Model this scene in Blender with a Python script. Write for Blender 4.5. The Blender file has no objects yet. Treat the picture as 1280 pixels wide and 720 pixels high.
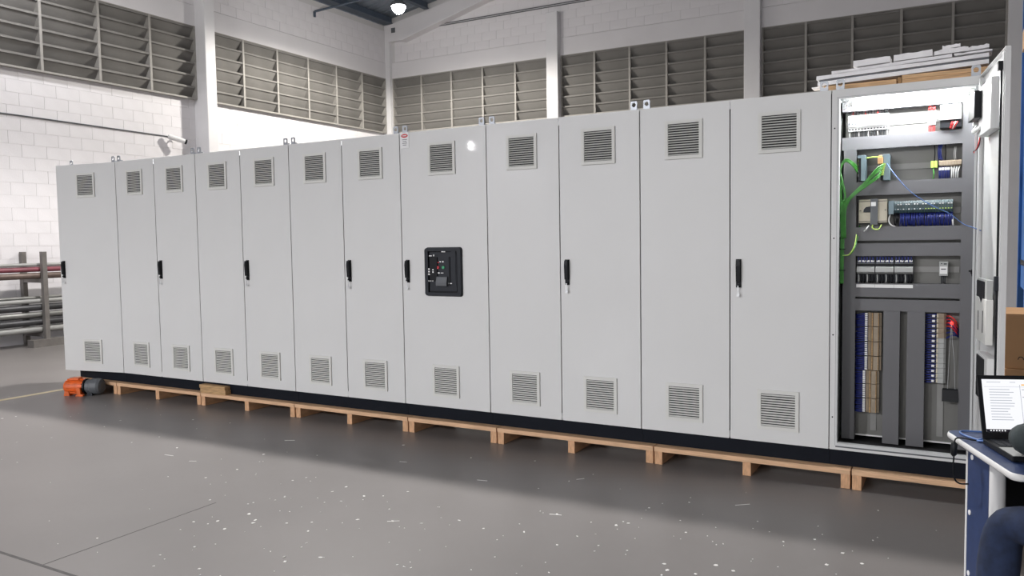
import bpy, math, random
from mathutils import Vector, Matrix
random.seed(7)
PI = math.pi
scene = bpy.context.scene
C = scene.collection

# ------------------------------------------------------------------ camera
YAW, PITCH, ROLL, FPX = -0.5158, 0.05936, -0.01567, 995.86
CAM = Vector((7.493, -5.099, 1.516))
def cam_matrix():
    fw = Vector((math.sin(YAW)*math.cos(PITCH), math.cos(YAW)*math.cos(PITCH), -math.sin(PITCH)))
    rt = Vector((math.cos(YAW), -math.sin(YAW), 0))
    up = rt.cross(fw)
    r = math.cos(ROLL)*rt + math.sin(ROLL)*up
    u = -math.sin(ROLL)*rt + math.cos(ROLL)*up
    m = Matrix.Identity(4)
    for i in range(3):
        m[i][0] = r[i]; m[i][1] = u[i]; m[i][2] = -fw[i]; m[i][3] = CAM[i]
    return m
cd = bpy.data.cameras.new('camera')
cd.sensor_width = 36.0; cd.lens = FPX/1280*36.0
cd.clip_start = 0.05; cd.clip_end = 200
camera = bpy.data.objects.new('camera', cd); C.objects.link(camera)
camera.matrix_world = cam_matrix()
scene.camera = camera

# ------------------------------------------------------------------ world, exposure, render look
world = bpy.data.worlds.new('world'); scene.world = world
world.use_nodes = True
bg = world.node_tree.nodes['Background']
bg.inputs['Color'].default_value = (0.98, 0.975, 1.0, 1)
bg.inputs['Strength'].default_value = 1.05
scene.view_settings.view_transform = 'Standard'
scene.view_settings.look = 'None'
scene.view_settings.gamma = 1.0
scene.view_settings.use_curve_mapping = False
scene.view_settings.exposure = 0.1
scene.cycles.use_denoising = True
scene.cycles.max_bounces = 7
scene.cycles.diffuse_bounces = 4
scene.cycles.sample_clamp_indirect = 8.0

# high-bay lamps of the hall: x, y, z, power in watts, colour
WARM = (1.0, 0.95, 0.87); NEUT = (1.0, 0.97, 0.94); COOL = (0.95, 0.95, 1.0)
LAMPS = [                        # x, y, z, watts, colour, beam angle
    (-2.450, 8.00, 6.245, 1080, WARM, 177),
    (-3.70, 1.80, 6.60, 150, COOL, 150),
    (1.00, 2.05, 7.30, 2200, NEUT, 122),
    (5.20, 2.05, 7.60, 400, NEUT, 118),
    (-1.50, -17.0, 6.60, 4600, COOL, 172),
    (3.00, -17.0, 6.60, 1600, NEUT, 172),
    (10.5, -17.0, 6.60, 300, NEUT, 172),
]

PHI = 0.0131                     # the hall is turned a little against the row of cabinets

# ------------------------------------------------------------------ materials
def mat(name, col, rough=0.5, metal=0.0, noise=0.0, nscale=6.0, bump=0.0, bscale=60.0, emit=None, estr=0.0,
        coat=0.0, coat_rough=0.05, stretch=None, trans=0.0, col2=None, spec=None):
    m = bpy.data.materials.new(name); m.use_nodes = True
    nt = m.node_tree; b = nt.nodes['Principled BSDF']
    c4 = (col[0], col[1], col[2], 1)
    b.inputs['Base Color'].default_value = c4
    b.inputs['Roughness'].default_value = rough
    b.inputs['Metallic'].default_value = metal
    if spec is not None: b.inputs['Specular IOR Level'].default_value = spec
    if coat:
        b.inputs['Coat Weight'].default_value = coat
        b.inputs['Coat Roughness'].default_value = coat_rough
    if trans: b.inputs['Transmission Weight'].default_value = trans
    if emit:
        b.inputs['Emission Color'].default_value = (*emit, 1)
        b.inputs['Emission Strength'].default_value = estr
    if noise or bump:
        tc = nt.nodes.new('ShaderNodeTexCoord')
        vec = tc.outputs['Object']
        if stretch:
            mp = nt.nodes.new('ShaderNodeMapping'); mp.inputs['Scale'].default_value = stretch
            nt.links.new(vec, mp.inputs['Vector']); vec = mp.outputs['Vector']
    if noise:
        n = nt.nodes.new('ShaderNodeTexNoise'); n.inputs['Scale'].default_value = nscale
        n.inputs['Detail'].default_value = 6
        nt.links.new(vec, n.inputs['Vector'])
        r = nt.nodes.new('ShaderNodeValToRGB')
        lo = tuple(max(0, c*(1-noise)) for c in col) if col2 is None else col2
        hi = tuple(min(1, c*(1+noise)) for c in col)
        r.color_ramp.elements[0].position = 0.3; r.color_ramp.elements[1].position = 0.7
        r.color_ramp.elements[0].color = (*lo, 1); r.color_ramp.elements[1].color = (*hi, 1)
        nt.links.new(n.outputs['Fac'], r.inputs['Fac'])
        nt.links.new(r.outputs['Color'], b.inputs['Base Color'])
    if bump:
        n2 = nt.nodes.new('ShaderNodeTexNoise'); n2.inputs['Scale'].default_value = bscale
        nt.links.new(vec, n2.inputs['Vector'])
        bp = nt.nodes.new('ShaderNodeBump'); bp.inputs['Strength'].default_value = bump; bp.inputs['Distance'].default_value = 0.004
        nt.links.new(n2.outputs['Fac'], bp.inputs['Height'])
        nt.links.new(bp.outputs['Normal'], b.inputs['Normal'])
    return m

M = {
 'floor': mat('floor_paint', (0.173, 0.160, 0.155), 0.36, noise=0.13, nscale=0.55, bump=0.06, bscale=9),
 'wall': mat('white_wall_paint', (0.66, 0.647, 0.662), 0.75, noise=0.035, nscale=1.5, bump=0.25, bscale=35),
 'block': mat('white_block_paint', (0.67, 0.655, 0.672), 0.72, noise=0.03, nscale=3, bump=0.3, bscale=45),
 'mortar': mat('mortar', (0.58, 0.57, 0.57), 0.85),
 'column': mat('column_paint', (0.66, 0.655, 0.67), 0.7, noise=0.03, nscale=2),
 'louver': mat('louver_concrete', (0.174, 0.168, 0.158), 0.8, noise=0.10, nscale=2.5),
 'mullion': mat('louver_mullion', (0.29, 0.278, 0.26), 0.7, noise=0.05),
 'roof': mat('roof_sheet', (0.20, 0.23, 0.27), 0.45, metal=0.3, noise=0.08, nscale=2),
 'purlin': mat('purlin_paint', (0.055, 0.075, 0.105), 0.5, noise=0.1),
 'dark': mat('dark_gap', (0.012, 0.012, 0.014), 0.8),
 'joint': mat('floor_joint', (0.09, 0.085, 0.085), 0.8, noise=0.2, nscale=20),
 'yellow': mat('yellow_line_paint', (0.58, 0.49, 0.31), 0.5, noise=0.15, nscale=15),
 'grey': mat('cabinet_light_grey', (0.665, 0.668, 0.66), 0.42, noise=0.012, nscale=3, bump=0.05, bscale=220, coat=0.35, coat_rough=0.03),
 'grille': mat('grille_plastic', (0.66, 0.66, 0.63), 0.5, noise=0.015),
 'filter': mat('filter_dark', (0.03, 0.03, 0.03), 0.9, noise=0.2, nscale=80),
 'plinth': mat('plinth_black', (0.006, 0.008, 0.013), 0.6, noise=0.1, spec=0.12),
 'black': mat('black_plastic', (0.007, 0.008, 0.010), 0.45, noise=0.1, spec=0.2),
 'darkgrey': mat('dark_grey_plastic', (0.018, 0.021, 0.027), 0.45, noise=0.08, spec=0.25),
 'midgrey': mat('mid_grey_plastic', (0.10, 0.108, 0.117), 0.5, noise=0.06),
 'steel': mat('zinc_steel', (0.62, 0.63, 0.64), 0.35, metal=0.85, noise=0.08, nscale=30),
 'railm': mat('rail_steel', (0.26, 0.26, 0.25), 0.5, metal=0.3, noise=0.08),
 'lug': mat('lug_steel', (0.36, 0.38, 0.41), 0.4, metal=0.6, noise=0.1, nscale=30),
 'whitem': mat('white_marking', (0.82, 0.82, 0.82), 0.5, noise=0.03),
 'redm': mat('red_marking', (0.55, 0.03, 0.04), 0.5, noise=0.05),
 'greenm': mat('green_marking', (0.05, 0.35, 0.16), 0.5, noise=0.05),
 'duct': mat('wiring_duct_grey', (0.120, 0.120, 0.127), 0.5, noise=0.03, nscale=4),
 'plate': mat('mounting_plate', (0.165, 0.165, 0.155), 0.45, metal=0.25, noise=0.05, nscale=4),
 'inner': mat('cabinet_inside_grey', (0.60, 0.61, 0.61), 0.4, noise=0.02),
 'beige': mat('terminal_beige', (0.29, 0.235, 0.17), 0.5, noise=0.08, nscale=25),
 'cream': mat('switch_beige', (0.58, 0.53, 0.42), 0.5, noise=0.03),
 'bluewire': mat('blue_wire', (0.014, 0.024, 0.17), 0.4, noise=0.2, nscale=40),
 'greenwire': mat('green_wire', (0.05, 0.235, 0.035), 0.4, noise=0.15, nscale=30),
 'limewire': mat('lime_connector', (0.45, 0.62, 0.12), 0.4, noise=0.1),
 'redwire': mat('red_wire', (0.60, 0.02, 0.02), 0.4, noise=0.1),
 'whitewire': mat('white_wire', (0.78, 0.78, 0.76), 0.4, noise=0.04),
 'bluecable': mat('blue_cable', (0.075, 0.16, 0.40), 0.4, noise=0.1),
 'teal': mat('plc_teal', (0.030, 0.058, 0.064), 0.45, noise=0.08),
 'bluegrey': mat('switch_blue_grey', (0.15, 0.21, 0.24), 0.45, noise=0.05),
 'orangeplug': mat('orange_plug', (0.62, 0.36, 0.16), 0.5, noise=0.08),
 'modwhite': mat('module_white', (0.80, 0.80, 0.79), 0.4, noise=0.02),
 'modgrey': mat('module_grey', (0.40, 0.41, 0.40), 0.4, noise=0.03),
 'tube': mat('lamp_tube', (1, 1, 1), 0.4, emit=(0.97, 0.99, 1.0), estr=190.0, noise=0.01),
 'redled': mat('red_lamp', (0.6, 0.02, 0.02), 0.3, emit=(1, 0.05, 0.04), estr=2.2, noise=0.05),
 'wood': mat('pallet_pine', (0.66, 0.42, 0.25), 0.65, noise=0.22, nscale=7, stretch=(0.7, 6, 14)),
 'woodend': mat('pallet_pine_end', (0.60, 0.35, 0.195), 0.7, noise=0.22, nscale=7, stretch=(14, 1, 3)),
 'woodold': mat('old_wood', (0.46, 0.29, 0.14), 0.75, noise=0.35, nscale=9, stretch=(1, 6, 14)),
 'timber': mat('crate_timber', (0.66, 0.42, 0.22), 0.65, noise=0.25, nscale=7, stretch=(0.8, 6, 18)),
 'foam': mat('white_foam', (0.90, 0.89, 0.90), 0.7, noise=0.05, nscale=12, bump=0.3, bscale=70),
 'foamgrey': mat('grey_foam_strip', (0.16, 0.17, 0.19), 0.7, noise=0.1),
 'orange': mat('orange_paint', (0.72, 0.13, 0.018), 0.45, noise=0.2, nscale=18),
 'pipe': mat('galvanised_pipe', (0.19, 0.19, 0.18), 0.45, metal=0.4, noise=0.22, nscale=5),
 'piped': mat('dark_pipe', (0.05, 0.05, 0.053), 0.45, metal=0.4, noise=0.2, nscale=5),
 'pipew': mat('pale_pipe', (0.27, 0.27, 0.26), 0.45, noise=0.1, nscale=5),
 'piper': mat('reddish_pipe', (0.17, 0.04, 0.055), 0.45, noise=0.2, nscale=5),
 'pipeb': mat('rusty_pipe', (0.13, 0.095, 0.08), 0.5, metal=0.3, noise=0.25, nscale=7),
 'rack': mat('rack_steel', (0.17, 0.158, 0.148), 0.5, metal=0.3, noise=0.15, nscale=8),
 'navy': mat('table_navy', (0.017, 0.036, 0.110), 0.5, noise=0.12, nscale=30),
 'edge': mat('table_edge_grey', (0.66, 0.66, 0.65), 0.45, noise=0.03),
 'tubegrey': mat('table_tube_grey', (0.50, 0.50, 0.50), 0.4, noise=0.04),
 'rackblue': mat('rack_blue', (0.02, 0.11, 0.34), 0.45, noise=0.2, nscale=4),
 'carton': mat('carton_brown', (0.50, 0.29, 0.145), 0.8, noise=0.06, nscale=5),
 'screen': mat('laptop_screen', (0.05, 0.05, 0.05), 0.25, emit=(0.95, 0.96, 1.0), estr=0.92, noise=0.01),
 'scr_grey': mat('screen_grey_print', (0.05, 0.05, 0.05), 0.25, emit=(0.5, 0.53, 0.6), estr=0.75, noise=0.01),
 'scr_orange': mat('screen_orange_print', (0.05, 0.05, 0.05), 0.25, emit=(1.0, 0.55, 0.12), estr=0.85, noise=0.01),
 'scr_pale': mat('screen_pale_print', (0.05, 0.05, 0.05), 0.25, emit=(1.0, 0.86, 0.72), estr=0.85, noise=0.01),
 'scr_dark': mat('screen_dark_print', (0.02, 0.02, 0.03), 0.25, noise=0.01),
 'jacket': mat('dark_jacket', (0.020, 0.030, 0.033), 0.85, noise=0.3, nscale=25, bump=0.4, bscale=40),
 'jeans': mat('dark_jeans', (0.010, 0.019, 0.050), 0.9, noise=0.3, nscale=30, bump=0.5, bscale=25),
 'skin': mat('skin', (0.50, 0.30, 0.21), 0.5, noise=0.06),
 'hair': mat('dark_hair', (0.02, 0.015, 0.012), 0.6, noise=0.2),
 'paper': mat('paper_scrap', (0.78, 0.77, 0.75), 0.8, noise=0.05),
 'lens': mat('lamp_lens', (1, 1, 1), 0.4, emit=(1.0, 0.97, 0.93), estr=240.0, noise=0.01),
 'flood': mat('flood_lens', (1, 1, 1), 0.4, emit=(1.0, 0.98, 1.0), estr=650.0, noise=0.01),
 'camwhite': mat('camera_white', (0.72, 0.72, 0.72), 0.4, noise=0.03),
}

# ------------------------------------------------------------------ mesh helpers
class MB:
    def __init__(s): s.v = []; s.f = []
    def add(s, vs, fs):
        k = len(s.v); s.v += [tuple(p) for p in vs]; s.f += [tuple(i+k for i in f) for f in fs]; return s
    def box(s, x0, x1, y0, y1, z0, z1):
        return s.add([(x0,y0,z0),(x1,y0,z0),(x1,y1,z0),(x0,y1,z0),(x0,y0,z1),(x1,y0,z1),(x1,y1,z1),(x0,y1,z1)],
                     [(3,2,1,0),(4,5,6,7),(0,1,5,4),(1,2,6,5),(2,3,7,6),(3,0,4,7)])
    def obox(s, c, ex, ey, ez):            # oriented box: centre and three half-axis vectors
        c, ex, ey, ez = map(Vector, (c, ex, ey, ez)); vs = []
        for k in (-1, 1):
            for a, b in ((-1,-1),(1,-1),(1,1),(-1,1)): vs.append(c + a*ex + b*ey + k*ez)
        return s.add(vs, [(3,2,1,0),(4,5,6,7),(0,1,5,4),(1,2,6,5),(2,3,7,6),(3,0,4,7)])
    def tube(s, path, r, n=8, caps=True):
        path = [Vector(p) for p in path]; rs = r if isinstance(r, (list, tuple)) else [r]*len(path)
        rings = []; prev = None
        for i, p in enumerate(path):
            t = (path[min(i+1, len(path)-1)] - path[max(i-1, 0)]).normalized()
            if prev is None:
                a = Vector((0,0,1)) if abs(t.z) < 0.9 else Vector((1,0,0))
                u = t.cross(a).normalized()
            else:
                u = (prev - t*prev.dot(t)).normalized()
            w = t.cross(u); prev = u
            rings.append([p + rs[i]*(math.cos(2*PI*k/n)*u + math.sin(2*PI*k/n)*w) for k in range(n)])
        vs = [q for rg in rings for q in rg]; fs = []
        for i in range(len(rings)-1):
            for k in range(n):
                k2 = (k+1) % n
                fs.append((i*n+k, i*n+k2, (i+1)*n+k2, (i+1)*n+k))
        if caps:
            fs.append(tuple(range(n-1, -1, -1))); fs.append(tuple((len(rings)-1)*n+k for k in range(n)))
        return s.add(vs, fs)
    def lathe(s, c, prof, n=24, axis='z'):
        vs = []; fs = []; c = Vector(c)
        for r, h in prof:
            for k in range(n):
                a = 2*PI*k/n
                p = (r*math.cos(a), r*math.sin(a), h)
                if axis == 'x': p = (h, p[0], p[1])
                if axis == 'y': p = (p[1], h, p[0])
                vs.append(c + Vector(p))
        m = len(prof)
        for i in range(m-1):
            for k in range(n):
                k2 = (k+1) % n
                fs.append((i*n+k, i*n+k2, (i+1)*n+k2, (i+1)*n+k))
        if prof[0][0] > 1e-6: fs.append(tuple(range(n-1, -1, -1)))
        if prof[-1][0] > 1e-6: fs.append(tuple((m-1)*n+k for k in range(n)))
        return s.add(vs, fs)
    def prism(s, poly, f):                 # poly: 2-D outline; f(u, v, k) -> 3-D point for k = 0, 1
        n = len(poly)
        vs = [f(u, v, 0) for u, v in poly] + [f(u, v, 1) for u, v in poly]
        fs = [tuple(range(n-1, -1, -1)), tuple(range(n, 2*n))]
        for i in range(n): j = (i+1) % n; fs.append((i, j, n+j, n+i))
        return s.add(vs, fs)
    def mesh(s, name, m, off=None, smooth=False):
        me = bpy.data.meshes.new(name)
        vs = s.v if off is None else [(x-off[0], y-off[1], z-off[2]) for x, y, z in s.v]
        me.from_pydata(vs, [], s.f); me.update()
        import bmesh
        bm = bmesh.new(); bm.from_mesh(me); bmesh.ops.recalc_face_normals(bm, faces=bm.faces); bm.to_mesh(me); bm.free()
        if m: me.materials.append(M[m] if isinstance(m, str) else m)
        if smooth:
            for p in me.polygons: p.use_smooth = True
        return me

def put(name, me, parent=None, loc=(0,0,0), rz=0.0):
    o = bpy.data.objects.new(name, me); C.objects.link(o)
    o.location = loc; o.rotation_euler = (0, 0, rz)
    if parent is not None: o.parent = parent
    return o
def bevel(o, w, seg=2):
    b = o.modifiers.new('bevel', 'BEVEL'); b.width = w; b.segments = seg; b.limit_method = 'ANGLE'; b.angle_limit = math.radians(40)
    return o
def tag(o, label=None, cat=None, group=None, kind=None):
    if label: o['label'] = label
    if cat: o['category'] = cat
    if group: o['group'] = group
    if kind: o['kind'] = kind
    return o
def thing(name, label, cat, loc=(0,0,0), rz=0.0, group=None):
    o = bpy.data.objects.new(name, None); C.objects.link(o)
    o.empty_display_size = 0.1; o.location = loc; o.rotation_euler = (0, 0, rz)
    return tag(o, label, cat, group)
def part(name, mb, m, root, parent=None, smooth=False, bev=0, world=True):
    # mb is written in world coordinates when root is an unturned Empty
    off = root.location if world else None
    o = put(name, mb.mesh(name, m, off, smooth), parent or root)
    if bev: bevel(o, bev)
    return o
def one(name, mb, m, label, cat, base, group=None, smooth=False, bev=0):
    o = put(name, mb.mesh(name, m, base, smooth), None, base)
    if bev: bevel(o, bev)
    return tag(o, label, cat, group)
def struct(name, mb, m, label, cat='building', rz=0.0):
    o = put(name, mb.mesh(name, m), None, (0,0,0), rz)
    return tag(o, label, cat, kind='structure')
def rm(s, t, z):                           # hall coordinates to world
    c, n = math.cos(PHI), math.sin(PHI)
    return Vector((c*s - n*t, n*s + c*t, z))
def catmull(pts, k=6):
    pts = [Vector(p) for p in pts]; out = []
    for i in range(len(pts)-1):
        p0 = pts[max(i-1,0)]; p1 = pts[i]; p2 = pts[i+1]; p3 = pts[min(i+2, len(pts)-1)]
        for j in range(k):
            t = j/k
            out.append(0.5*((2*p1) + (p2-p0)*t + (2*p0-5*p1+4*p2-p3)*t*t + (3*p1-p0-3*p2+p3)*t**3))
    out.append(pts[-1]); return out

# ------------------------------------------------------------------ the hall
SW, SL, SC = -5.42, -5.33, -5.06          # left wall: block face, louver face, column face
TB = 11.55                                # back wall: louver and block face
ZL0, ZL1, ZB = 4.35, 5.71, 6.11           # louver bottom, louver top, top of the lintel band
EAVE, SLOPE = 7.02, 0.174
def roof_z(s): return EAVE + SLOPE*(s + 5.4)

floor = struct('floor', MB().box(-6, 22, -24, 12, -0.12, 0.0), 'floor', 'grey painted concrete hall floor', 'floor')
ylx = MB().box(-0.915, -0.835, -3.2, 11.2, 0.0, 0.0012)
yl = part('painted_line', ylx, 'yellow', floor)
part('saw_joint', MB().box(-4.5, 16, -2.985, -2.968, 0, 0.0008), 'joint', floor)
part('saw_joint', MB().box(3.673, 3.680, -2.97, -1.95, 0, 0.0006), 'joint', floor)

# left wall
wl = MB().box(SW-0.25, SW-0.005, -20, TB+0.3, 0, ZL0)
wl.box(SW-0.25, SL-0.009, -20, TB+0.3, ZB, EAVE+0.02)
wl.box(SW-0.25, SW-0.20, -20, TB+0.3, ZL0, ZB)
wall_left = struct('wall_left', wl, 'mortar', 'white painted block wall with louver windows, left side', 'wall', PHI)
wb = MB().box(SL-0.3, 16, TB+0.06, TB+0.30, 0, ZL0)
wb.box(SL-0.3, 16, TB+0.009, TB+0.30, ZB, 9.6)
wb.box(SL-0.3, 16, TB+0.24, TB+0.30, ZL0, ZB)
wall_back = struct('wall_back', wb, 'mortar', 'white painted block wall behind the cabinets', 'wall', PHI)

struct('wall_right', MB().box(15.7, 15.95, -20, TB, 0, 9.6), 'wall', 'plain white painted wall on the far right of the hall', 'wall', PHI)
def cam_px(p):
    q = camera.matrix_world.inverted() @ p
    if q.z > -0.3: return None
    return 640 + FPX*q.x/-q.z, 360 - FPX*q.y/-q.z, -q.z
def blocks(wall, cells, size, axis):
    # every block is its own object for the 300 that show largest, the rest one joined part
    bw, bh, bd = size
    def blk(mb, a, z, w):
        g = 0.0019
        if axis == 't': mb.box(face-bd, face, a+g, a+w-g, z+g, z+bh-g)
        else: mb.box(a+g, a+w-g, face, face+bd, z+g, z+bh-g)
    vis = []; rest = MB()
    for a, z, w, face in cells:
        c = rm(face, a+w/2, z+bh/2) if axis == 't' else rm(a+w/2, face, z+bh/2)
        p = cam_px(c)
        ok = p and -25 < p[0] < 1300 and -20 < p[1] < 470
        if ok and p[0] > 85:               # hidden behind the row of cabinets
            ok = p[1] < 215 - 0.1*(p[0]-75)
        if ok: vis.append((p[2], a, z, w, face))
        else: blk(rest, a, z, w)
    vis.sort()
    cache = {}
    for i, (d, a, z, w, face) in enumerate(vis):
        if i < 300:
            key = round(w, 3)
            if key not in cache:
                g = 0.0019; mb = MB()
                if axis == 't': mb.box(-bd, 0, -w/2+g, w/2-g, -bh/2+g, bh/2-g)
                else: mb.box(-w/2+g, w/2-g, 0, bd, -bh/2+g, bh/2-g)
                cache[key] = mb.mesh('wall_block', 'block')
            dd = random.uniform(-0.0012, 0.0012)
            loc = (face+dd, a+w/2, z+bh/2) if axis == 't' else (a+w/2, face+dd, z+bh/2)
            put('block', cache[key], wall, loc)
        else: blk(rest, a, z, w)
    if rest.v:
        o = put('block_courses', rest.mesh('block_courses', 'block'), wall); o['kind'] = 'stuff'
def course(a0, a1, z0, z1, face, bw=0.4, bh=0.2):
    out = []; r = 0; z = z0
    while z + bh <= z1 + 0.02:
        a = a0 - (bw/2 if r % 2 else 0)
        while a < a1 - 0.01:
            lo = max(a, a0); hi = min(a+bw, a1)
            if hi - lo > 0.03: out.append((lo, z, hi-lo, face))
            a += bw
        z += bh; r += 1
    return out
COL_T = [(-0.70, -0.46), (5.54, 5.78)]
cells = course(-4.0, 5.54, -0.05, ZL0, SW) + course(5.78, TB, -0.05, ZL0, SW)
cells += course(-0.4, 5.54, ZB, EAVE, SL-0.004) + course(5.78, TB, ZB, EAVE, SL-0.004)
blocks(wall_left, cells, (0.4, 0.2, 0.03), 't')
cells = []
for s0, s1 in ((-5.1, -0.72), (-0.42, 3.72), (4.05, 8.26), (8.56, 12.5)):
    cells += [c for c in course(s0, s1, ZB, 8.9, TB+0.004) if c[1]+0.2 < roof_z(c[0])-0.05]
cells += course(-0.72, -0.42, 6.71, 7.6, TB+0.004)
blocks(wall_back, cells, (0.4, 0.2, 0.03), 's')

# columns and lintel bands
for t0, t1 in COL_T:
    bevel(put('column', MB().box(SW-0.05, SC, t0, t1, 0, EAVE).mesh('column', 'column'), wall_left), 0.012)
put('corner_column', MB().box(SW, -5.19, TB-0.10, TB+0.05, 0, EAVE+0.02).mesh('corner_column', 'column'), wall_left)
for t0, t1 in ((-6.4, -0.70), (-0.46, 5.54), (5.78, TB-0.1)):
    put('lintel_beam', MB().box(SW-0.2, SL, t0, t1, ZL1+0.005, ZB-0.006).mesh('lintel_beam', 'wall'), wall_left)
for s0, s1, ztop in ((-0.715, -0.425, 6.68), (3.725, 4.045, 8.6), (8.262, 8.56, 9.2)):
    bevel(put('column', MB().box(s0, s1, TB-0.16, TB+0.2, 0, ztop).mesh('column', 'column'), wall_back), 0.012)
for s0, s1 in ((-5.19, -0.715), (-0.425, 3.725), (4.045, 8.262), (8.56, 12.8)):
    put('lintel_beam', MB().box(s0, s1, TB-0.004, TB+0.26, ZL1+0.005, ZB-0.006).mesh('lintel_beam', 'wall'), wall_back)
# sloping concrete gable beam under the roof, its pale drip edge, conduits and a junction box
gb = [(-5.3, roof_z(-5.3)-0.02), (-5.3, 6.62), (-4.70, 6.62), (-2.30, 7.22), (8.0, roof_z(8.0)-0.55), (8.0, roof_z(8.0)-0.02)]
put('gable_beam', MB().prism(gb, lambda u, v, k: (u, TB-0.12+0.15*k, v)).mesh('gable_beam', 'wall'), wall_back)
ge = [(-4.72, 6.57), (-2.30, 7.185), (8.0, roof_z(8.0)-0.585), (8.0, roof_z(8.0)-0.55), (-2.30, 7.22), (-4.72, 6.615)]
put('gable_edge', MB().prism(ge, lambda u, v, k: (u, TB-0.24+0.27*k, v)).mesh('gable_edge', 'block'), wall_back)
for z in (6.835, 6.875):
    put('conduit', MB().tube([(-4.83, TB-0.02, z), (6.0, TB-0.02, z)], 0.011, 6).mesh('conduit', 'midgrey'), wall_back)
put('junction_box', MB().box(-5.1, -4.98, TB-0.13, TB-0.02, 6.83, 6.95).mesh('junction_box', 'midgrey'), wall_back)

# louver windows: mullions and one object for every slat
def louver(idx, side, a0, a1, n, label, nvis=None):
    w = (a1-a0)/n; rows = 6; ph = (ZL1-ZL0)/rows
    fr = MB()
    if side == 't':
        fr.box(SW-0.19, SL+0.004, a0-0.002, a1+0.002, ZL1-0.012, ZL1+0.004)
        fr.box(SW-0.19, SL+0.004, a0-0.002, a1+0.002, ZL0-0.03, ZL0)
        fr.box(SW-0.195, SW-0.19, a0, a1, ZL0, ZL1)
    else:
        fr.box(a0-0.002, a1+0.002, TB-0.004, TB+0.22, ZL1-0.012, ZL1+0.004)
        fr.box(a0-0.002, a1+0.002, TB-0.004, TB+0.22, ZL0-0.03, ZL0)
        fr.box(a0, a1, TB+0.236, TB+0.239, ZL0, ZL1)
    win = struct('window_%d' % idx, fr, 'mullion', label, 'louver window', PHI)
    mu = MB()
    if side == 't': mu.box(-0.14, 0.006, -0.022, 0.022, ZL0, ZL1)
    else: mu.box(-0.022, 0.022, -0.006, 0.14, ZL0, ZL1)
    mu = mu.mesh('mullion', 'mullion')
    # slat: lip at the inner top, blade falling outwards
    sl = MB()
    prof = [(0.0, 0.0), (0.0, 0.036), (-0.02, 0.040), (-0.15, -0.165), (-0.15, -0.205), (-0.022, 0.0)]
    L = w - 0.044
    if side == 't': sl.prism(prof, lambda u, v, k: (u, (k-0.5)*L, v))
    else: sl.prism(prof, lambda u, v, k: ((k-0.5)*L, -u, v))
    sl = sl.mesh('slat', 'louver')
    for i in range(n):
        for a in ([a0+0.012] if i == 0 else [a0+i*w] if i < n-1 else [a0+i*w, a1-0.012]):
            put('mullion', mu, win, (SL, a, 0) if side == 't' else (a, TB, 0))
        for r in range(rows):
            z = ZL0 + r*ph + ph - 0.036 - 0.012
            a = a0 + (i+0.5)*w
            j = random.uniform(-0.004, 0.004)
            put('slat', sl, win, (SL-0.004, a, z+j) if side == 't' else (a, TB+0.004, z+j))
    return win
louver(1, 't', -0.46, 5.54, 6, 'concrete louver window high on the left wall, left of the column')
louver(2, 't', 5.78, TB-0.10, 6, 'concrete louver window high on the left wall beside the corner')
louver(3, 's', -5.19, -0.715, 5, 'concrete louver window on the back wall next to the corner')
louver(4, 's', -0.425, 3.725, 5, 'middle concrete louver window on the back wall')
louver(5, 's', 4.045, 8.262, 5, 'concrete louver window on the back wall above the open cabinet')

# roof: ribbed sheet on dark purlins
rf = MB(); vs = []; fs = []
prof = []; t = -20.0
while t < TB + 0.1:
    prof += [(t, 0.0), (t+0.17, 0.0), (t+0.20, 0.04), (t+0.25, 0.04), (t+0.28, 0.0)]; t += 0.28
sA, sB = -5.75, 10.0
for tt, h in prof:
    vs.append((sA, tt, roof_z(sA)+0.16+h)); vs.append((sB, tt, roof_z(sB)+0.16+h))
n = len(prof)
rf.add(vs, [(2*i, 2*i+1, 2*i+3, 2*i+2) for i in range(n-1)])
vs2 = [(x, y, z+0.02) for x, y, z in vs]
rf.add(vs2, [(2*i, 2*i+2, 2*i+3, 2*i+1) for i in range(n-1)])
rf.box(sB, 22, -20, TB+0.1, roof_z(sB)+0.16, roof_z(sB)+0.2)
ceiling = struct('ceiling', rf, 'roof', 'ribbed grey metal roof sheeting on dark purlins', 'ceiling', PHI)
for s in (-5.18, -4.0, -2.2, -0.4, 1.4, 3.2, 5.0, 6.8, 8.6):
    z = roof_z(s)
    w = 0.22 if s < -5 else 0.08
    pm = MB().box(s-w/2, s+w/2, -20, TB-0.13, z+0.0, z+0.15)
    pm.box(s-w/2-0.03, s+w/2+0.03, -20, TB-0.13, z-0.004, z+0.01)
    put('purlin', pm.mesh('purlin', 'purlin'), ceiling)
put('brace_rod', MB().tube([(-5.3, 8.85, 6.78), (-4.4, 9.6, 7.12)], 0.025, 8).mesh('brace_rod', 'purlin'), ceiling)
put('brace_rod', MB().tube([(-5.3, 8.85, 6.78), (-5.3, 8.85, 6.66)], 0.03, 8).mesh('brace_rod', 'purlin'), ceiling)

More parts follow.
